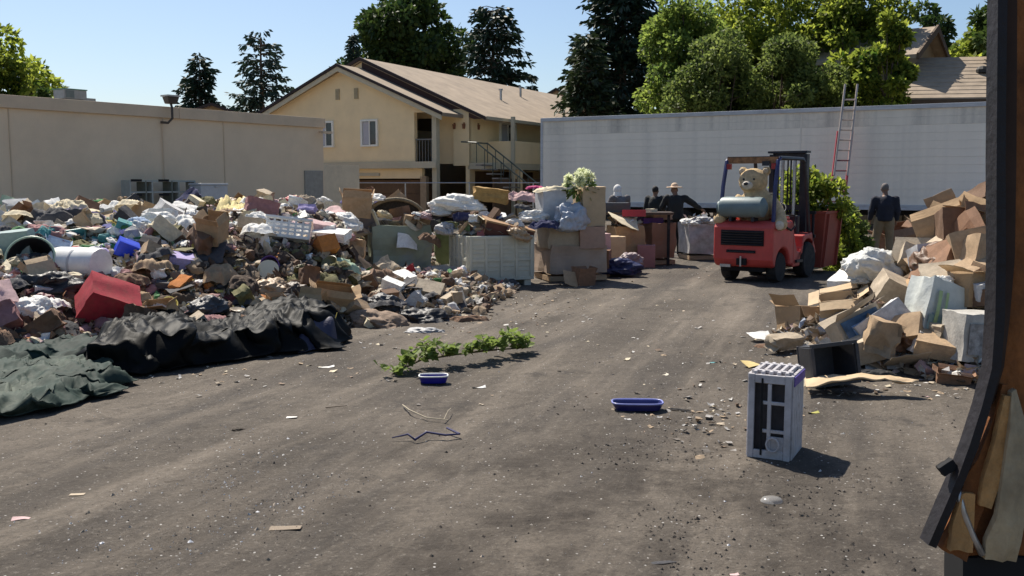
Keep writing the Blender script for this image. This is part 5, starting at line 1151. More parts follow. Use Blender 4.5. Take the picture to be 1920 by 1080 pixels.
shrub('cut_branches', 'leafy green branches heaped in the red hopper', bb + Vector((0, 0, .5)), [((0, 0, .75), .46), ((-.25, -.1, 1.0), .38), ((.25, .1, 1.05), .38), ((-.3, -.3, .7), .35), ((.45, -.1, .8), .36), ((-.1, .1, 1.2), .28)], 4200, LG, 51, .12, 'branches', 30)
wb = Vector((6.98, 19.9, 0))
shrub('cut_branches', 'green weeds and branches piled on the ground right of the hopper', (wb.x - .05, wb.y, 0), [((-.05, 0, .95), .24), ((.05, .1, .65), .28), ((-.05, .1, .35), .32), ((.15, -.1, .16), .28), ((-.25, -.2, .12), .3)], 3000, LG, 52, .11, 'branches', 24)
shrub('cut_branches', 'dull grey green brush heap behind the man in navy', (at(1598, 400, 21.5).x, 21.5, 0), [((0, 0, .95), .28), ((.1, 0, .6), .32), ((-.2, .1, .4), .34), ((.15, .1, .2), .3)], 2400, LO, 53, .12, 'branches', 16)
# ------------------------------------------------------------------ teddy bear riding behind the gas bottle
FUR = mat('teddy fur', (.60, .44, .25), .95, .2, 14, 1.0, 90, dirt=.3, dirtcol=(.30, .20, .10)); FURL = mat('teddy muzzle', (.66, .58, .47), .95, .12, 14, .8, 90, dirt=.2)
td_ = thing('teddy_bear', 'giant light brown teddy bear slumped behind the gas bottle on the forklift', 'teddy bear', fl_w(.0, .54, 1.08), -AL + R(8))
mb = MB()
ell(mb, (0, 0, .22), (.34, .26, .32)); ell(mb, (.02, 0, .42), (.26, .20, .20)); ell(mb, (-.04, -.04, .72), (.265, .24, .235)); ell(mb, (-.04, .02, .55), (.18, .17, .15))
ell(mb, (-.24, .0, .90), (.085, .055, .085)); ell(mb, (.18, .02, .90), (.085, .055, .085)); ell(mb, (-.07, -.25, .66), (.125, .10, .10))
mb.tube([(.24, 0, .42), (.40, -.08, .22), (.52, -.26, .04), (.55, -.36, -.02)], [.12, .125, .12, .10], 12); ell(mb, (.55, -.38, -.03), (.125, .12, .12))
mb.tube([(-.24, 0, .42), (-.42, -.10, .20), (-.54, -.30, .06)], [.12, .12, .11], 12); ell(mb, (-.55, -.34, .04), (.12, .12, .11))
mb.tube([(.18, .05, .08), (.30, .30, .06), (.34, .42, .05)], [.15, .14, .12], 12); mb.tube([(-.18, .05, .08), (-.30, .30, .06), (-.34, .42, .05)], [.15, .14, .12], 12)
bm_ = remeshed(mb, 'body', .022, 6)
for v in bm_.vertices: v.co += v.normal * .008 * nz(v.co.x * 26, v.co.y * 26, v.co.z * 26)
put('body', bm_, FUR, td_)
mz = MB(); ell(mz, (-.075, -.285, .65), (.105, .085, .082)); mz.build('muzzle', FURL, td_, smooth='all')
mz = MB(); ell(mz, (-.085, -.375, .675), (.042, .026, .030)); mz.build('nose', plastic('black'), td_, smooth='all')
for x in (-.155, .03): mz = MB(); ell(mz, (x, -.262, .755), (.022, .016, .022)); mz.build('eye', plastic('black'), td_, smooth='all')
for x in (-.245, .175): mz = MB(); ell(mz, (x, -.05, .905), (.05, .02, .05)); mz.build('inner_ear', FURL, td_, smooth='all')
mz = MB(); ell(mz, (.56, -.49, -.05), (.08, .03, .08)); mz.build('paw_pad', FURL, td_, smooth='all')

# ------------------------------------------------------------------ people
SKIN = mat('skin brown', (.20, .11, .07), .6, .08, 6); HAIR = mat('hair dark', (.015, .013, .012), .8); 
def person(label, loc, rz, pose, shirt, trousers, head=None, h=1.75, group=None, seed=0):
    """continuous body (skin) with clothes as fitted shells, pose = joint positions in metres facing -y"""
    t = thing('person', label, 'person', loc, rz, group); k = h / 1.75
    J = dict(pel=(0, 0, .95), chest=(0, .0, 1.28), neck=(0, .01, 1.48), head=(0, -.02, 1.62), shL=(-.20, 0, 1.42), elL=(-.27, .02, 1.14), haL=(-.28, -.06, .88), shR=(.20, 0, 1.42), elR=(.27, .02, 1.14), haR=(.28, -.06, .88),
             hipL=(-.10, 0, .92), knL=(-.12, -.02, .50), ftL=(-.13, .02, .08), hipR=(.10, 0, .92), knR=(.12, -.02, .50), ftR=(.13, .02, .08)); J.update(pose)
    J = {a: Vector(b) * k for a, b in J.items()}
    def hand(mb, e, hnd):
        d = (hnd - e).normalized(); sx = d.cross(Vector((0, 1, 0))); sx = sx.normalized() if sx.length > .1 else Vector((1, 0, 0)); fw = sx.cross(d)
        mb.tube([hnd, hnd + d * .05, hnd + d * .09], [.024, .036, .032], 8)
        for i in range(4):
            q = hnd + d * .085 + fw * (-.03 + .02 * i); L_ = (.06, .075, .072, .055)[i]
            mb.tube([q, q + d * L_ * .55, q + d * L_ * .95 + sx * .018], [.010, .009, .007], 6)
        q = hnd + d * .03 + fw * -.035; mb.tube([q, q - fw * .02 + d * .03, q - fw * .025 + d * .055], [.012, .011, .008], 6)
    b = MB(); H_ = J['head']
    ell(b, H_, (.078, .098, .118)); ell(b, H_ + Vector((0, -.03, -.07)), (.055, .06, .055)); b.tube([J['neck'] - Vector((0, 0, .06)), J['neck'] + (H_ - J['neck']) * .5], [.065, .056], 10)
    ell(b, H_ + Vector((0, -.105, -.02)), (.016, .022, .024)); ell(b, H_ + Vector((-.08, 0, -.02)), (.012, .022, .03)); ell(b, H_ + Vector((.08, 0, -.02)), (.012, .022, .03))
    b.tube([J['neck'] - Vector((0, 0, .02)), J['chest'], J['pel']], [.10, .14, .13], 12)
    for s in 'LR':
        b.tube([J['chest'] + (J['sh' + s] - J['chest']) * .6, J['sh' + s]], [.07, .055], 8)
        b.tube([J['sh' + s], J['el' + s], J['ha' + s]], [.055, .040, .028], 10); hand(b, J['el' + s], J['ha' + s])
        b.tube([J['pel'], J['hip' + s], J['kn' + s], J['ft' + s]], [.09, .085, .055, .04], 10)
    put('body', remeshed(b, 'body', .0125, 4), SKIN, t)
    c = MB()      # shirt or jacket
    c.tube([J['neck'] + Vector((0, 0, -.015)), J['neck'] + Vector((0, 0, -.07)), J['chest'], (J['chest'] + J['pel']) / 2, J['pel'] + Vector((0, 0, -.06))], [.085, .14, .185, .185, .19], 18)
    for s in 'LR': ell(c, J['sh' + s], (.078, .08, .07)); c.tube([J['chest'] + (J['sh' + s] - J['chest']) * .5, J['sh' + s], J['el' + s], J['ha' + s] - (J['ha' + s] - J['el' + s]) * .12], [.11, .088, .07, .052], 12)
    cm_ = remeshed(c, 'jacket', .02, 14)
    for v in cm_.vertices: v.co.y = J['chest'].y * 0 + v.co.y; v.co += v.normal * .012 * ridge(v.co.x * 7 + seed, v.co.y * 7, v.co.z * 5)
    put('jacket', cm_, shirt, t)
    c = MB()
    for s in 'LR': c.tube([J['pel'] + Vector((0, 0, .05)), J['hip' + s], J['kn' + s], J['ft' + s]], [.15, .125, .088, .078], 12)
    ell(c, J['pel'], (.175, .14, .12)); cm_ = remeshed(c, 'trousers', .02, 4)
    for v in cm_.vertices: v.co += v.normal * .008 * ridge(v.co.x * 6, v.co.y * 6, v.co.z * 9 + seed)
    put('trousers', cm_, trousers, t)
    for s in 'LR': c = MB(); f = J['ft' + s]; ell(c, f + Vector((0, -.06, -.03)), (.052, .135, .05)); put('shoe', remeshed(c, 'shoe', .014, 3), RUBBER, t)
    for (mm, fn) in (head or []): c = MB(); fn(c, H_); put(mm[0], remeshed(c, mm[0], .010, 3), mm[1], t)
    return t
def f_hair(c, H_): ell(c, H_ + Vector((0, .018, .03)), (.086, .098, .10))
def f_cap(c, H_): ell(c, H_ + Vector((0, .0, .05)), (.09, .108, .085)); c.box(H_ + Vector((0, -.12, .045)), (.13, .1, .02))
def f_hood(c, H_): ell(c, H_ + Vector((0, .02, .02)), (.105, .115, .13)); c.tube([H_ + Vector((0, .03, -.05)), H_ + Vector((0, .03, -.2))], [.10, .13], 12)
def f_hat(c, H_): ell(c, H_ + Vector((0, 0, .09)), (.085, .10, .075)); c.lathe([(.0002, .045), (.19, .04), (.20, .052), (.18, .066), (.0002, .075)], 20, Matrix.Translation(H_))
NAVY = mat('jacket navy', (.018, .020, .032), .9, .2, 6, .3); KH = mat('khaki', (.24, .18, .11), .9, .12, 5, .3); BLK = mat('dark coat', (.014, .016, .017), .85, .2, 6, .3); GRYC = mat('grey coat', (.14, .13, .13), .9, .15, 5, .3)
q = at(1659, 400, 22.0)
person('stout man in navy jacket and khaki trousers standing with his back turned before the trailer', (q.x, 22.0, 0), R(165), dict(head=(.015, -.05, 1.62), shL=(-.22, 0, 1.39), shR=(.22, 0, 1.39), elR=(.285, .0, 1.12), haR=(.30, -.12, .88), elL=(-.27, .02, 1.12), haL=(-.25, -.1, .88), knR=(.16, -.05, .50), ftR=(.19, .05, .08)), NAVY, KH,
       [(('hair', mat('grey hair', (.16, .14, .13), .9)), f_hair)], 1.78)
q = at(1162, 400, 24.0)
person('bending person in a grey jacket and pale hood behind the cardboard bins', (q.x, 24.0, 0), R(200), dict(head=(0, -.16, 1.60), neck=(0, -.1, 1.46), chest=(0, -.06, 1.28), haL=(-.2, -.35, 1.05), haR=(.2, -.35, 1.05), elL=(-.28, -.1, 1.15), elR=(.28, -.1, 1.15)), GRYC, BLK, [(('hood', cloth('white')), f_hood)], 1.74)
q = at(1228, 400, 25.5)
person('short dark clothed person with black hair beside the one in a hat', (q.x, 25.5, 0), R(150), {}, BLK, BLK, [(('hair', HAIR), f_hair)], 1.70)
q = at(1266, 400, 23.0)
person('person in a dark coat and pale straw hat reaching out over the boxes', (q.x, 23.0, 0), R(178), dict(shL=(-.22, 0, 1.40), elL=(-.44, -.06, 1.26), haL=(-.66, -.2, 1.12), elR=(.3, -.08, 1.18), haR=(.22, -.3, 1.1), head=(.02, -.06, 1.60)), BLK, BLK, [(('hat', mat('straw', (.55, .40, .28), .9, .2, 10, .5)), f_hat)], 1.77)
# ------------------------------------------------------------------ right heap of boxes and bags
def RI(k, c, px, py, pw, label, rot=(0, 0, 0), sc=(1, 1, 1), **kw): return LI(k, c, px, py, pw, label, rot, sc, H=HR, **kw)
def big_box(label, p, s, d, rot, m, flaps, seed, name='cardboard_box'):
    """open carton: body plus each flap as its own piece; s = size of half width, flaps = angles from upright outwards"""
    t = thing(name, label, 'box', p, 0, rot=tuple(R(a) for a in rot)); x, y, z = (q * s for q in d)
    me = closed_box(seed, (1, 1, .5), .05, 'body')
    b = MB(); th_ = .012
    b.box((0, 0, th_ / 2), (2 * x, 2 * y, th_)); b.box((0, y - th_ / 2, z), (2 * x, th_, 2 * z)); b.box((0, -y + th_ / 2, z), (2 * x, th_, 2 * z)); b.box((x - th_ / 2, 0, z), (th_, 2 * y - 2 * th_, 2 * z)); b.box((-x + th_ / 2, 0, z), (th_, 2 * y - 2 * th_, 2 * z))
    me = b.mesh('body'); bm = bmesh.new(); bm.from_mesh(me); bmesh.ops.subdivide_edges(bm, edges=[e for e in bm.edges if e.calc_length() > .08], cuts=4, use_grid_fill=True)
    for v in bm.verts: q = v.co * 4.0; v.co += Vector((nz(q.x + seed, q.y, q.z), nz(q.y, q.z + seed, q.x), nz(q.z, q.x, q.y + seed))) * .055 * s * 2
    bm.to_mesh(me); bm.free(); put('body', me, m, t)
    for i, (sx, sy) in enumerate(((0, -1), (0, 1), (-1, 0), (1, 0))):
        a = flaps[i]
        if a is None: continue
        a = R(a); L_ = min(x, y) * .72; w_ = (x if sx == 0 else y) * 2 * .97
        f = sheet_mesh(seed + i, 'flap', .006 / s, .06, 5, 1)
        bm = bmesh.new(); bm.from_mesh(f)
        for v in bm.verts:
            u, q = v.co.x * .5 * w_, (v.co.y * .5 + .5) * L_; zz = v.co.z * s * .5
            out, upz = math.sin(a) * q, math.cos(a) * q
            if sx == 0: v.co = Vector((u, sy * (y + out + zz * math.cos(a)), 2 * z + upz + zz * math.sin(a)))
            else: v.co = Vector((sx * (x + out + zz * math.cos(a)), u, 2 * z + upz + zz * math.sin(a)))
        bm.to_mesh(f); bm.free(); put('flap', f, m, t)
    return t
def rp(px, py, up=0): return hit(px, py, HR) + Vector((0, 0, up))
big_box('large tan open carton with raised flaps at the tip of the cardboard heap', gp(1519, 636) + Vector((0, .24, .0)), .27, (.9, .75, .62), (-8, 6, 24), CARD, (150, 60, 35, 70), 3)
big_box('light carton with a folded flap behind the large tan open carton', rp(1578, 588, .0), .21, (1, .8, .5), (12, -10, -20), CARD2, (120, 80, 100, 60), 7)
bx_ = big_box('tipped carton printed with a blue picture and green corner', rp(1628, 664, .06), .23, (1.0, .72, .78), (-24, -24, 10), card('beige'), (70, 40, None, 80), 9)
def quad_on(parent, name, pts, m): MB().add([Vector(p) for p in pts] + [Vector(p) + Vector((0, -.003, 0)) for p in pts], [(0, 1, 2, 3), (7, 6, 5, 4), (0, 4, 5, 1), (1, 5, 6, 2), (2, 6, 7, 3), (3, 7, 4, 0)]).build(name, m, parent)
y0 = -.72 * .23 - .022
quad_on(bx_, 'blue_picture', [(-.20, y0, .03), (.20, y0, .03), (.20, y0, .32), (-.20, y0, .32)], mat('print blue', (.06, .12, .20), .4, .5, 5, dirt=.6, dirtcol=(.25, .32, .42)))
quad_on(bx_, 'green_corner', [(.03, y0 - .004, .035), (.19, y0 - .004, .035), (.19, y0 - .004, .12), (.03, y0 - .004, .12)], mat('print green', (.25, .42, .05), .4))
quad_on(bx_, 'print_spot', [(-.12, y0 - .004, .12), (.05, y0 - .004, .12), (.05, y0 - .004, .25), (-.12, y0 - .004, .25)], mat('print sky', (.25, .36, .55), .4, .3, 20))
wbg = thing('white_bag', 'stuffed white translucent bag with a red patch on the cardboard heap', 'bag', at(1640, 505, 10.7), R(20)); put('body', CR[0], mat('white film', (.70, .70, .66), .35, .10, 5, .7, 16, trans=.15, dirt=.12), wbg, scale=(.27, .22, .26))
put('red_patch', CR[3], mat('red orange', (.62, .10, .05), .6), wbg, (.10, -.19, -.05), scale=(.065, .035, .05)); put('knot', CR[4], mat('white film', (1, 1, 1)), wbg, (-.22, -.05, -.12), scale=(.09, .07, .06))
big_box('brown carton wedged under the white bag', at(1655, 578, 10.75), .20, (1, .8, .55), (10, 14, 30), CARD3, (100, 95, 60, 80), 13)
RI('sack', 'tan', 1718, 480, 90, 'light brown crumpled paper sack above the white bag', (10, -14, 24), (1, .75, .7), mt=CARD2); RI('sack', 'beige', 1745, 520, 84, 'olive brown crushed sack below the light brown one', (0, -22, 20), (1, .7, .7), mt=CARD)
RI('bag', 'pale grey', 1795, 462, 70, 'grey white plastic bag near the top of the cardboard heap', (0, 0, 10), (1, .8, .8)); big_box('wide tan carton on the top of the cardboard heap', rp(1745, 436, -.05), .44, (1, .6, .34), (6, -4, 12), CARD, (100, 110, 95, 90), 17)
big_box('tan carton with closed side turned to the viewer near the door post', rp(1826, 452, -.05), .26, (.8, .8, .7), (4, 6, 30), CARD, (90, 100, 80, 90), 19); RI('sheet', 'tan', 1715, 432, 120, 'slanted flat cardboard at the back of the heap', (20, -16, 30), (1, .7, .8), mt=CARD2)
RI('box', 'brown', 1680, 462, 70, 'dark brown carton low behind the heap', (10, -10, 20), mt=CARD3); RI('bag', 'white', 1836, 388, 62, 'white and lilac bedding on the very top of the cardboard heap', (0, 0, 0), (1, .7, .7), mt=cloth('lavender')); RI('sheet', 'pale pink', 1812, 398, 60, 'pale pink folded sheet under the lilac bedding', (20, -12, 0))
RI('bucket', 'blue', 1848, 424, 30, 'purple blue container by the door post', (60, 0, 20), mt=plastic('navy')); RI('sack', 'tan', 1826, 505, 76, 'tall tan paper bag leaning by the door post', (0, 10, 10), (.8, .7, 1.2), mt=CARD2); big_box('red brown carton below the tall tan paper bag', rp(1824, 575, 0), .22, (.9, .8, .75), (0, 6, 14), CARD, (80, 90, 70, 90), 23)
# white striped sack
sp = thing('striped_bag', 'large white bag with green and blue stripes leaning in the cardboard heap', 'bag', rp(1738, 646, .0), 0, rot=(R(-6), R(17), R(14)))
put('body', closed_box(61, (.21, .15, .30), .10, 'body'), mat('bag white grey', (.55, .57, .53), .5, .12, 5, .4, 14, dirt=.25), sp)
for (x, w_, c) in ((-.12, .04, 'pale green'), (-.04, .03, 'pale green')):
    MB().grid(lambda u, v: (x + w_ * (u - .5), -.172 - .02 * math.sin(v * 3), .10 + v * .4), 1, 6).build('green_stripe', mat('stripe green', (.35, .45, .22), .6), sp)
MB().grid(lambda u, v: (-.19 + .38 * u, -.174 - .012 * math.sin(u * 4), .12 + .14 * v), 6, 2).build('teal_band', mat('stripe teal', (.20, .29, .28), .6, .2), sp)
put('handle_knot', CR[5], plastic('white'), sp, (.02, 0, .62), scale=(.09, .07, .07))
RI('sheet', 'beige', 1678, 560, 70, 'grey beige cardboard panel upright behind the picture carton', (66, 30, 20), mt=card('grey')); 
wbx = rp(1819, 672, .0); wb_ = thing('white_carton', 'dull white square carton with printed face by the door post', 'box', wbx, 0, rot=(0, R(3), R(8)))
put('body', closed_box(71, (.20, .18, .21), .06, 'body'), mat('white print card', (.42, .40, .36), .7, .25, 6, .2, dirt=.4), wb_); quad_on(wb_, 'printed_face', [(-.16, -.195, .06), (.16, -.195, .06), (.16, -.195, .34), (-.16, -.195, .34)], mat('faint print', (.30, .29, .28), .6, .5, 14, dirt=.5))
# dark storage bin in front
db = thing('storage_bin', 'dark grey plastic storage bin lying on its side before the cardboard heap', 'bin', gp(1541, 722) + Vector((0, .17, .17)), 0, rot=(R(82), R(-4), R(14)))
DB = mat('bin charcoal', (.035, .036, .042), .5, .2, 4, .1, dirt=.3); MB().prism([(-.17, 0), (.17, 0), (.21, .30), (.19, .30), (.155, .02), (-.155, .02), (-.19, .30), (-.21, .30)], -.15, .15, axis=1).build('body', DB, db)
for s in (-1, 1): B('end_wall', (0, s * .155, .15), (.36, .012, .30), DB, db, taper=.86)
B('bottom', (0, 0, -.006), (.35, .32, .02), DB, db, bevel=.005); B('rim', (0, .17, .305), (.44, .03, .03), DB, db); B('rim', (0, -.17, .305), (.44, .03, .03), DB, db); B('rim', (-.215, 0, .305), (.03, .309, .03), DB, db); B('rim', (.215, 0, .305), (.03, .309, .03), DB, db)
g_ = lambda px, py, up=0: gp(px, py) + Vector((0, 0, up))
def GI(k, c, px, py, pw, label, rot=(0, 0, 0), sc=(1, 1, 1), up=0.0, **kw):
    p = g_(px, py, up); p.z += ground_h(p.x, p.y); s = pw / 2 * p.y / FOC; return spawn(k, c, p, s, tuple(R(a) for a in rot), label, None, kw.get('name'), sc, kw.get('cat'), kw.get('mesh'), kw.get('mt'))
GI('sheet', 'cream', 1625, 672, 110, 'cream and yellow flat sheet leaning behind the dark storage bin', (24, -4, 6), (1, .6, 1), up=.12); GI('cloth', 'pale grey', 1668, 690, 84, 'grey white cloth bundle beside the dark storage bin', (0, 6, 0), (1, .8, .8), up=.1); GI('cloth', 'black', 1640, 712, 74, 'black crumpled bag under the grey white cloth', (0, 0, 0), (1, .6, .4), up=.05)
GI('sheet', 'cream', 1700, 660, 60, 'cream folded card before the striped bag', (30, 10, 20), up=.12); GI('cbox', 'pale pink', 1736, 706, 46, 'pinkish tan small box tilted on the ground', (30, 24, 20), (1, .8, .6), up=.03); GI('cloth', 'purple', 1722, 668, 50, 'purple grey tangle of cloth above the pinkish box', (0, 0, 0), (1, .7, .7), up=.14) 
GI('box', 'brown', 1786, 718, 60, 'low brown carton in front of the white square carton', (10, 6, -20), (1, .8, .5), mt=CARD3); GI('box', 'brown', 1838, 716, 40, 'little brown carton next to the door post', (4, 6, 30), (1, .8, .7), mt=CARD3)
yt = thing('yarn_tangle', 'tangle of bright pink and blue cords between the cartons', 'cord', g_(1766, 690, .16)); rng = random.Random(9)
for i in range(9):
    pts = [Vector((rng.uniform(-.02, .02), 0, 0))]
    for _ in range(8): pts.append(pts[-1] * .8 + Vector((rng.uniform(-.10, .10), rng.uniform(-.06, .06), rng.uniform(-.07, .08))))
    MB().tube(pts, .006, 5).build('cord', mat('cord pink', (.62, .06, .16), .6) if i % 2 == 0 else mat('cord blue', (.10, .25, .45), .6), yt, smooth='all')
# flattened cardboard on the ground
fc = g_(1598, 742, .03)
mb = MB(); mb.grid(lambda u, v: (-.42 + .86 * u + .10 * v, -.10 + .34 * v * (1 - .75 * u), .02 + .10 * math.sin(PI * u * .8) * (1 - u * .3) + .035 * ridge(u * 4, v * 3, 1)), 24, 8)
o = mb.build('flat_cardboard', CARD2, None, 'all'); o.location = fc; sdm = o.modifiers.new('t', 'SOLIDIFY'); sdm.thickness = .012; tag(o, 'torn flat piece of cardboard lying on the dirt right of the grey crate', 'cardboard')
GI('sheet', 'yellow', 1415, 685, 52, 'yellow paper sheet sticking out behind the grey crate', (8, 4, 30), (1, .7, .7), up=.03, mt=mat('yellow paper', (.6, .46, .2), .8, .1)); GI('sheet', 'cream', 1500, 722, 50, 'cream card upright between crate and storage bin', (40, -30, 0), up=.06); GI('sack', 'beige', 1468, 660, 66, 'beige and brown torn paper bag behind the grey crate', (10, 0, 30), (1, .7, .6), up=.05)
GI('paper', 'white', 1425, 640, 44, 'white crumpled paper at the edge of the cardboard heap', (20, 0, 10), up=.06); GI('cloth', 'brown', 1440, 650, 50, 'grey brown rag under the white crumpled paper', (0, 0, 0), (1, .7, .4)); GI('sheet', 'pale pink', 1745, 742, 44, 'thin pale cardboard strip flat on the dirt', (4, 0, 10), (1, .35, .4))
# ------------------------------------------------------------------ grey purple slatted crate
cr = thing('plastic_crate', 'pale lilac grey plastic crate standing on end with a long dark shadow', 'crate', gp(1446, 858) + Vector((.06, .15, ground_h(1.6, 6.2) + .005)), R(-27))
CM = mat('crate lilac grey', (.46, .44, .45), .6, .15, 9, .15, 20, dirt=.85, dirtcol=(.20, .17, .14))
cw, cd, chh, tt = .27, .38, .55, .022
def crate_panel(name, width, height, n, M_, nsl=2):
    mb = MB()
    for s in (-1, 1): mb.box((s * (width / 2 - .02), 0, height / 2), (.04, tt, height))
    for z in (.03, height - .03): mb.box((0, 0, z), (width - .082, tt, .055))
    for i in range(n): x = -width / 2 + (i + 1) * width / (n + 1); mb.box((x, 0, height / 2), (.024, tt * .9, height - .12))
    for i in range(nsl): z = height * (i + 1) / (nsl + 1); mb.box((width * .12, 0, z), (width * .6, tt * .8, .022))
    mb.box((width * .15, .004, height * .18), (width * .4, tt * .5, .10))
    for i in range(len(mb.v)): mb.v[i] = tuple(M_ @ Vector(mb.v[i]))
    return mb.build(name, CM, cr, bevel=.003, seg=1)
T_, Rz = Matrix.Translation, lambda a: Matrix.Rotation(R(a), 4, 'Z')
crate_panel('front_panel', cw, chh, 1, T_((0, -cd / 2, 0))); crate_panel('back_panel', cw, chh, 1, T_((0, cd / 2, 0)))
def crate_side(x):
    mb = MB()
    for i in range(6): mb.box((x, -cd / 2 + .04 + i * (cd - .08) / 5, chh / 2), (tt, .05, chh - .004))
    for i in range(4): mb.box((x * 1.01, 0, .06 + i * (chh - .12) / 3), (tt * .8, cd - .05, .035))
    mb.build('side_panel', CM, cr, bevel=.003, seg=1)
B('opening_shade_panel', (0, -cd / 2 + .05, chh / 2), (cw - .06, .012, chh - .06), mat('crate shade', (.05, .045, .05), .7, .4, dirt=.5), cr); B('opening_shade_panel', (cw / 2 - .035, .02, chh / 2), (.012, cd - .16, chh - .06), mat('crate shade', (.2, .2, .2)), cr)  # added dark backing so the crate openings look shaded
crate_side(cw / 2 - .001); crate_side(-cw / 2 + .001)
mb = MB(); mb.box((0, 0, chh - .015), (cw - .05, cd - .03, .012))
for i in range(5): mb.box((-.10 + .05 * i, 0, chh + .004), (.022, cd - .02, .024))
for i in range(2): mb.box((0, -.12 + .24 * i, chh + .005), (cw - .01, .03, .022))
mb.build('top_panel', CM, cr, bevel=.002, seg=1); B('bottom_panel', (0, 0, .012), (cw - .05, cd - .03, .02), CM, cr)
MB().tube([(.03 + math.cos(a * PI / 6) * .04, -cd / 2 - .02, .10 + math.sin(a * PI / 6) * .045) for a in range(13)], .007, 6, False).build('latch_ring', CM, cr)
B('purple_edge', (cw / 2 + .014, 0, chh - .04), (.006, cd * .9, .06), mat('purple edge', (.10, .06, .30), .5), cr); B('hinge_strip', (-.045, -cd / 2 - .013, chh / 2), (.012, .006, chh - .05), DARK, cr)
# ------------------------------------------------------------------ small things on the ground
def tray(label, px, py, w_, d_, h_, rz, m, rimm, inner, lip=.012, rot=None):
    p = gp(px, py); p.z = ground_h(p.x, p.y) + .004; t = thing('oval_tray', label, 'tray', p, R(rz)) if rot is None else thing('oval_tray', label, 'tray', p, 0, rot=rot)
    def oval(k, z, n=28):
        out = []
        for i in range(n):
            a = 2 * PI * i / n; c, s = math.cos(a), math.sin(a); e = .55
            out.append(((w_ / 2 - .0) * k * math.copysign(abs(c) ** e, c), d_ / 2 * k * math.copysign(abs(s) ** e, s), z))
        return out
    rings = [oval(.86, 0), oval(.94, h_ * .5), oval(1.0, h_), oval(.96, h_), oval(.88, h_ * .45), oval(.80, .008)]
    n = 28; vs = [v for r_ in rings for v in r_]; fs = [(i * n + k, i * n + (k + 1) % n, (i + 1) * n + (k + 1) % n, (i + 1) * n + k) for i in range(5) for k in range(n)] + [tuple(range(n))]
    MB().add(vs, fs).build('wall', m, t, smooth=True); MB().add(oval(.81, .010), [tuple(range(n))]).add(oval(.81, .006), [tuple(range(n))[::-1]]).build('base', inner, t)
    r_ = oval(.985, h_); MB().tube([Vector(v) for v in r_ + r_[:1]], lip * .6, 6, False).build('rim', rimm, t, smooth='all'); return t
NB = mat('tray navy', (.018, .018, .11), .3, .1, dirt=.15, spec=.6); PBL = mat('tray pale blue', (.38, .42, .62), .4, .1, dirt=.2)
tray('navy oval tray with a pale blue bottom lying on the dirt', 1195, 768, .40, .20, .055, -2, NB, mat('rim blue', (.25, .27, .55), .3), PBL)
tray('small royal blue tub lid with a white rim beside the leafy branch', 813, 716, .26, .16, .06, 4, mat('royal blue', (.015, .012, .22), .35), plastic('white'), plastic('pale grey'))
GI('paper', 'cream', 1225, 700, 60, 'flattened off white paper plate on the dirt', (0, 0, 10), (1, .8, .12), name='paper_plate', cat='plate', mesh=BOWL, mt=mat('dirty paper', (.52, .47, .38), .9, .15, 4, dirt=.3), up=-.01)
GI('bottle', 'white', 1447, 936, 44, 'clear plastic dome lid lying on the churned dirt', (0, 0, 0), (1, .85, .5), name='dome_lid', cat='lid', mesh=lath('dome', [(1, 0), (.98, .25), (.8, .62), (.45, .85), (.0001, .92)]), mt=mat('clear plastic', (.5, .48, .45), .12, .1, spec=.8, alpha=.35))
GI('plank', 'dark brown', 631, 766, 42, 'short dark stick on the dirt left of the blue tub lid', (0, 0, 22), (1, .9, 1), mesh=PLANKM[1], name='stick', cat='stick', up=.01); GI('plank', 'dark brown', 328, 908, 38, 'thin dark twig on the bare ground near the picture bottom', (0, 0, 18), (1, .35, .5), mesh=PLANKM[1], name='stick', cat='stick', up=.005)
GI('shoe', 'dark brown', 447, 809, 18, 'dark brown clod on the bare ground', (0, 0, 40), (1, 1, .5), mesh=CR[1], name='clod', cat='clod', mt=mat('clod', (.04, .03, .02), .9)); GI('sheet', 'pale pink', 44, 975, 42, 'pinkish cream scrap of foam at the bottom edge', (4, 0, 12), (1, .42, .5), up=.008, name='foam_scrap', cat='scrap')
GI('paper', 'beige', 535, 988, 60, 'tan leaf shaped paper pressed into the dirt', (0, 0, 5), (1, .5, .08), up=.003, mt=mat('muddy paper', (.24, .19, .14), .9, .3, 12, dirt=.6)); GI('paper', 'beige', 145, 930, 28, 'small tan paper on the bare ground', (0, 0, 5), (1, .6, .1), up=.003); GI('paper', 'white', 545, 783, 24, 'small white chip of paper on the open dirt', (0, 0, 5), (1, .6, .2), up=.004); GI('paper', 'white', 898, 729, 26, 'curled pale strip on the dirt right of the blue lid', (0, 0, 10), (1, .35, .6), up=.006)
GI('paper', 'white', 612, 690, 30, 'white torn paper near the end of the black tarp', (0, 0, 12), (1, .5, .5), up=.005); GI('paper', 'red', 1377, 1072, 18, 'tiny pink scrap at the bottom edge of the picture', (0, 0, 5), (1, .8, .6), mt=card('pale pink'), up=.004); GI('paper', 'yellow', 1525, 775, 22, 'small yellow green scrap beside the crate shadow', (0, 0, 5), (1, .5, .6), mt=mat('yg', (.35, .33, .08), .8), up=.004)
GI('paper', 'green', 1338, 679, 14, 'tiny turquoise scrap before the cardboard heap', (0, 0, 5), (1, .8, .6), mt=plastic('teal'), up=.004); GI('cloth', 'charcoal', 1240, 1050, 60, 'flattened black rubber scrap pressed in the dirt near the bottom', (0, 0, 12), (1, .3, .06), up=.004); GI('cloth', 'black', 1275, 770, 46, 'black bent strip right of the navy oval tray', (0, 0, -30), (1, .2, .2), up=.006)
tw = thing('bare_twig', 'pale forked bare twig on the dirt below the blue tub lid', 'twig', gp(800, 785) + Vector((0, 0, .01)))
tp = lambda px, py, z=.012: gp(px, py) - tw.location + Vector((0, 0, z))
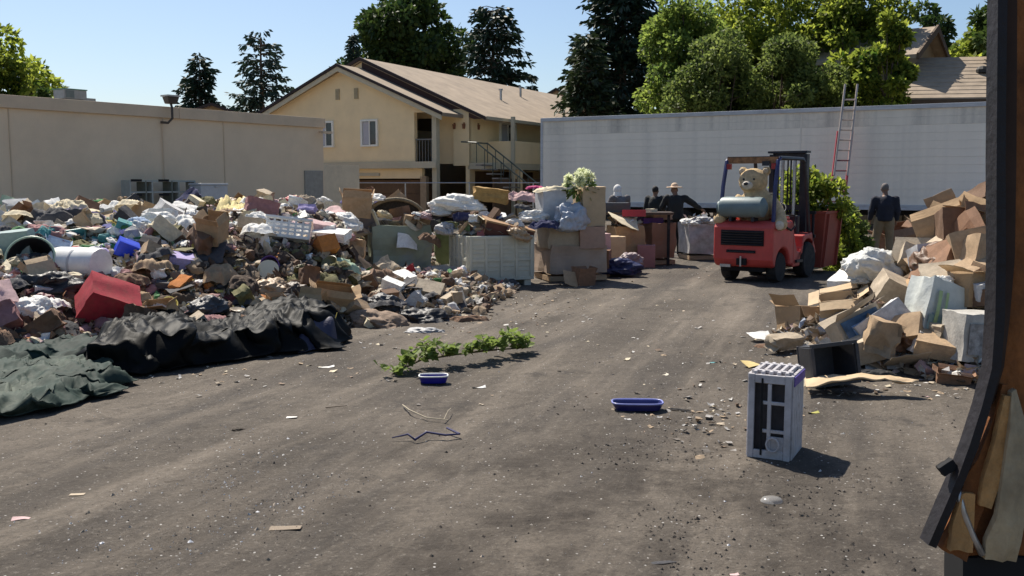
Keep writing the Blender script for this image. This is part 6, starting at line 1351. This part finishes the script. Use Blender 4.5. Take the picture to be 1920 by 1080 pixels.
MB().tube([tp(755, 762), tp(768, 776, .03), tp(800, 786), tp(840, 790)], [.006, .006, .005, .003], 5).build('stem', mat('pale twig', (.35, .30, .22), .9), tw); MB().tube([tp(832, 790), tp(840, 780, .04), tp(846, 772, .03)], [.004, .003, .002], 5).build('side_shoot', mat('pale twig', (.3, .3, .2)), tw)
rb = thing('blue_strap', 'thin twisted navy strap on the open dirt', 'strap', gp(800, 822) + Vector((0, 0, .01))); tp = lambda px, py, z=.012: gp(px, py) - rb.location + Vector((0, 0, z))
MB().tube([tp(735, 824), tp(765, 822, .03), tp(778, 827, .01), tp(800, 818, .03), tp(835, 821, .02), tp(862, 819, .02)], [.004, .008, .010, .008, .008, .006], 6).build('strap', mat('strap navy', (.03, .03, .10), .7), rb, smooth='all'); MB().tube([tp(838, 810, .03), tp(862, 819, .02)], .008, 6).build('loose_end', mat('strap navy', (0, 0, 0)), rb)
# leafy branch
def leafy_branch():
    rng = random.Random(12); base = gp(855, 680); t = thing('leafy_branch', 'fresh cut green leafy branch lying on the dirt', 'branch', base)
    loc = lambda px, py, z: gp(px, py) - base + Vector((0, 0, z))
    spine = [loc(735, 706, .02), loc(790, 690, .08), loc(850, 684, .10), loc(910, 676, .10), loc(965, 664, .06), loc(1000, 655, .02)]
    MB().tube(spine, [.006, .010, .011, .010, .007, .003], 6).build('stem', mat('branch bark', (.10, .08, .04), .9), t, smooth='all'); tws = []
    for i in range(76):
        u = rng.random() * 4.6; a, b_ = spine[int(u)], spine[int(u) + 1]; p = a.lerp(b_, u % 1)
        if 1.9 < u < 2.4 and rng.random() < .5: continue
        up = rng.uniform(.03, .18) if (u < 1.9 or u > 2.6) else rng.uniform(.02, .08)
        q = p + Vector((rng.uniform(-.14, .14), rng.uniform(-.16, .16), up)); tws.append((p, q))
    tb_ = MB(); [tb_.tube([p, (p + q) / 2 + Vector((0, 0, .02)), q], [.004, .003, .002], 4) for p, q in tws]; tb_.build('twigs', mat('branch bark', (.1, .1, .04)), t)
    n = 0; lm_ = [leafmat('branch leaf', (.09, .14, .03), (.30, .38, .10), .5)]
    lv = MB().add([(0, 0, 0), (.25, .30, .05), (.6, .34, .06), (1, 0, -.08), (.6, -.34, .06), (.25, -.30, .05), (.5, 0, -.03)], [(0, 1, 6), (1, 2, 6), (2, 3, 6), (3, 4, 6), (4, 5, 6), (5, 0, 6)]).mesh('leaf')
    for p, q in tws:
        for _ in range(7):
            u = rng.uniform(.25, 1.05); c = p.lerp(q, u); o = put('leaf', lv, lm_[0], t, c + Vector((0, 0, .005)), (rng.uniform(-.9, .9), rng.uniform(-.9, .6), rng.uniform(0, 6.28)), scale=[rng.uniform(.06, .10)] * 3)
leafy_branch()
# ------------------------------------------------------------------ battered rusty door edge close to the camera
dp = thing('rusty_door_frame', 'dark battered door edge with torn rust coloured lining close on the picture side', 'door frame', (at(1890, 600, 2.2).x, 2.2, 0), 0)
def dl(px, py, Y=2.2): q = at(px, py, Y); return Vector((q.x - dp.location.x, Y - 2.2, q.z))
def strip(name, L_, R_, m, th_=.05, dy=0.0, Y=2.2, rough=.004):
    """vertical band given by left and right edge pixels down the frame, with thickness"""
    vs = []; fs = []; n = len(L_)
    for off in (0, th_):
        for a, b_ in zip(L_, R_):
            A, B_ = dl(a[0], a[1], Y), dl(b_[0], b_[1], Y)
            for k in range(5):
                q = A.lerp(B_, k / 4); q.y += dy + off + rough * nz(q.x * 30, q.z * 9, off * 3) * 2; vs.append(q)
    m5 = n * 5
    for i in range(n - 1):
        for k in range(4):
            fs.append((i * 5 + k, i * 5 + k + 1, (i + 1) * 5 + k + 1, (i + 1) * 5 + k)); fs.append((m5 + i * 5 + k, m5 + (i + 1) * 5 + k, m5 + (i + 1) * 5 + k + 1, m5 + i * 5 + k + 1))
        for k in (0, 4): fs.append((i * 5 + k, (i + 1) * 5 + k, m5 + (i + 1) * 5 + k, m5 + i * 5 + k))
    for i in (0, n - 1): fs += [(i * 5 + k, i * 5 + k + 1, m5 + i * 5 + k + 1, m5 + i * 5 + k) for k in range(4)]
    return MB().add(vs, fs).build(name, m, dp, smooth=True)
RUST = mat('rust brown', (.24, .085, .022), .85, .35, 10, .5, 30, dirt=.6, dirtcol=(.035, .018, .012), stretch=(1, 1, .8)); RUSTL = mat('rust orange', (.50, .27, .10), .85, .3, 14, .5, 40, dirt=.4, dirtcol=(.25, .10, .03), stretch=(1, 1, .8))
PEEL = mat('peeling beige', (.44, .34, .21), .85, .25, 8, .4, 30, dirt=.5, dirtcol=(.10, .075, .05), stretch=(1, 1, .8)); RUBB = mat('door seal', (.010, .008, .010), .6, .3, 6, .2, dirt=.3, dirtcol=(.035, .028, .035))
E_ = [(1868, -60), (1867, 100), (1864, 300), (1864, 480), (1862, 600), (1856, 690), (1838, 760), (1815, 830), (1795, 885), (1768, 950), (1738, 1020)]
strip('door_seal', E_, [(x + (17 if y < 650 else 15), y + (0 if y < 700 else 6)) for x, y in E_], RUBB, .05, -.01)
strip('dark_jamb', [(x + 17, y) for x, y in E_[:7]] , [(1912, -60), (1911, 100), (1910, 300), (1908, 480), (1900, 600), (1888, 690), (1868, 760)], mat('jamb dark', (.040, .020, .012), .8, .3), .05, .012)
strip('rust_panel', [(1905, -60), (1905, 300), (1902, 500), (1892, 640), (1880, 720), (1862, 800), (1840, 900), (1822, 1000), (1815, 1050)], [(2100, -60), (2100, 300), (2100, 500), (2100, 640), (2100, 720), (2100, 800), (2100, 900), (2100, 1000), (2100, 1050)], RUST, .06, .03, rough=.012)
strip('torn_lining', [(1882, 722), (1862, 790), (1835, 860), (1815, 900), (1800, 960), (1765, 1030)], [(1896, 725), (1885, 790), (1868, 860), (1856, 920), (1838, 985), (1810, 1052)], RUST, .03, .005, rough=.015)
strip('torn_lining', [(1880, 740), (1858, 830), (1838, 900), (1832, 945)], [(1894, 742), (1888, 830), (1872, 900), (1852, 950)], RUSTL, .02, -.012, rough=.012)
strip('peeling_sheet', [(1893, 735), (1884, 800), (1872, 880), (1858, 960), (1846, 1010), (1846, 1048)], [(1905, 730), (1918, 800), (1922, 880), (1918, 960), (1908, 1010), (1900, 1050)], PEEL, .02, -.02, rough=.02)
strip('torn_lining', [(1800, 925), (1786, 980), (1772, 1026)], [(1826, 925), (1826, 985), (1822, 1035)], RUSTL, .02, -.006, rough=.02)
strip('lower_edge', [(1812, 1052), (1812, 1120), (1816, 1300)], [(2100, 1052), (2100, 1120), (2100, 1300)], DARK, .10, .02)
MB().tube([dl(1792, 905), dl(1806, 960), dl(1826, 1010), dl(1842, 1040)], .008, 6).build('bent_wire', METAL, dp, smooth='all')
put('latch_tab', closed_box(5, (.014, .010, .012), .1, 'latch_tab'), DARK, dp, dl(1788, 880) + Vector((0, .02, -.01)), (0, R(-35), 0), scale=(1.3, 1, 1))
B('support_post', (.20, .2, .30), (.3, .12, .6), DARK, dp)
# ------------------------------------------------------------------ many single pieces of rubbish over the heaps
def spread(H, x0, x1, y0, y1, n, rng, palf, weights, landmarks, group, heapname, big=1.0):
    keys = list(weights); ws = [weights[k] for k in keys]; done = 0; tries = 0
    while done < n and tries < n * 20:
        tries += 1
        y = y0 * (y1 / y0) ** (rng.random() ** .85); px = rng.uniform(-40, 1900); x = (px - CX) / FOC * y
        if not (x0 < x < x1): continue
        z = H(x, y)
        if z < .03: continue
        qx, qy = pix((x, y, z))
        if not (-20 < qx < 1865) or any(math.hypot(qx - a_, qy - b_) < r_ for a_, b_, r_ in KEEPCLEAR): continue
        k = rng.choices(keys, ws)[0]; K = KINDS[k]; c = rng.choice(palf(qx, qy))
        if k in ('box',): c = rng.choice(['tan', 'brown', 'beige'])
        if k == 'plank' : c = rng.choice(['brown', 'tan', 'dark brown', 'beige', 'white'])
        s = rng.uniform(*K[4]) * big * (1.0 if y < 13 else 1.1); tl = K[5]
        rot = (rng.gauss(0, .45) * tl, rng.gauss(0, .45) * tl, rng.uniform(0, 6.28))
        if k in ('bucket', 'bottle', 'pail'): rot = (rng.uniform(.6, 2.2), rng.uniform(-.5, .5), rng.uniform(0, 6.28))
        o = spawn(k, c, (x, y, z + .03 + s * rng.uniform(.05, .5)), s, rot, '', group, None, (1, rng.uniform(.7, 1.1), rng.uniform(.7, 1.1)))
        PENDING.append((o, k, c, s, landmarks)); done += 1
PENDING = []
KEEPCLEAR = [(1655, 405, 70), (1628, 615, 55), (1738, 600, 52), (1640, 525, 66), (1541, 690, 50), (1819, 645, 35), (1517, 600, 68), (187, 575, 62), (940, 505, 75), (845, 500, 60), (750, 480, 55), (400, 430, 35), (150, 500, 55), (58, 490, 52), (540, 455, 55), (508, 500, 42), (237, 475, 38), (455, 510, 45)]
W_L = {k: KINDS[k][6] for k in KINDS}
rg = random.Random(2024)
GRP = 'loose pieces of rubbish on the left heap'
spread(HL, -13, .9, 8.6, 23, 760, rg, region_pal, W_L, LM_L, GRP, 'heap', 1.08)
for (x, y, z) in FILL:
    k = rg.choice(['cloth', 'bag', 'paper', 'sack', 'cbox', 'sheet', 'cloth']); c = rg.choice(['white', 'cream', 'pale pink', 'brown', 'tan', 'charcoal', 'pale grey', 'beige', 'dusty rose', 'navy']); s = rg.uniform(.09, .19)
    o = spawn(k, c, (x, y, z - .05), s, (rg.gauss(0, .3), rg.gauss(0, .3), rg.uniform(0, 6)), '', GRP, None, (1, .8, .8)); PENDING.append((o, k, c, s, LM_L))
LM_R = [('white bag with a red patch', rp(1640, 510)), ('striped bag', rp(1738, 600)), ('large tan open carton', gp(1517, 634)), ('dark storage bin', gp(1541, 722)), ('picture carton', rp(1628, 640)), ('white square carton', rp(1819, 660)), ('wide tan carton on top', rp(1745, 430))]
spread(HR, 3.2, 9, 8.6, 15.5, 300, rg, lambda a, b: ['tan'] * 7 + ['beige'] * 4 + ['brown'] * 2 + ['white', 'pale grey', 'cream'], {'box': 10, 'cbox': 60, 'sheet': 16, 'paper': 8, 'bag': 9, 'sack': 7, 'cloth': 2, 'plank': 2}, LM_R, 'loose cardboard and bags on the right heap', 'heap', 1.7)
# drop those the camera cannot see, and describe the rest by what they lie next to
bpy.context.view_layer.update(); dg = bpy.context.evaluated_depsgraph_get(); eye = Vector((0, 0, CAMZ)); kept = []; gone = []
for rec in PENDING:
    o = rec[0]; seen = 0; me = o.data; nv_ = len(me.vertices); st_ = max(1, nv_ // 26)
    for vi in range(0, nv_, st_):
        v = me.vertices[vi]
        wv = o.matrix_world @ v.co; qx, qy = pix(wv)
        if not (0 < qx < 1920 and 0 < qy < 1080): continue
        d = wv - eye; ok, _, _, _, ob, _ = S.ray_cast(dg, eye, d.normalized(), distance=d.length + .02)
        if ok and ob.name == o.name:
            seen += 1
            if seen >= 2: break
    (kept if seen >= 2 else gone).append(rec)
bpy.data.batch_remove([r_[0] for r_ in gone])
SIZEW = lambda k, s: 'small ' if s < KINDS[k][4][0] + (KINDS[k][4][1] - KINDS[k][4][0]) * .35 else ('big ' if s > KINDS[k][4][0] + (KINDS[k][4][1] - KINDS[k][4][0]) * .8 else '')
nsame = 0
for (o, k, c, s, lms) in kept:
    p = o.location; qx, qy = pix(p); cand = sorted(lms, key=lambda l: (l[1] - p).length)[:6]; done = False
    for lst in range(2):
        for (ph, lp) in cand:
            lx, ly = pix(lp); dx, dy = qx - lx, qy - ly; far = math.hypot(dx, dy)
            rel = ('right of' if dx > 0 else 'left of') if abs(dx) > 1.4 * abs(dy) else (('in front of' if dy > 0 else 'behind') if abs(dy) > 1.4 * abs(dx) else ('in front and right of' if dy > 0 and dx > 0 else 'in front and left of' if dy > 0 else 'behind and right of' if dx > 0 else 'behind and left of'))
            adv = 'just ' if far < 60 else ('' if far < 150 else 'well ')
            for tm in KINDS[k][7]:
                lab = (SIZEW(k, s) + tm.format(c) + ' ' + adv + rel + ' the ' + ph)
                if lab not in USED and len(lab.split()) < 17: tag(o, lab, KINDS[k][2], o['group']); done = True; break
            if done: break
        if done: break
    if not done: nsame += 1; tag(o, 'small piece of ' + c + ' rubbish among many alike on the heap', KINDS[k][2], o['group'])
print('kept', len(kept), 'of', len(PENDING), 'same labels', nsame)
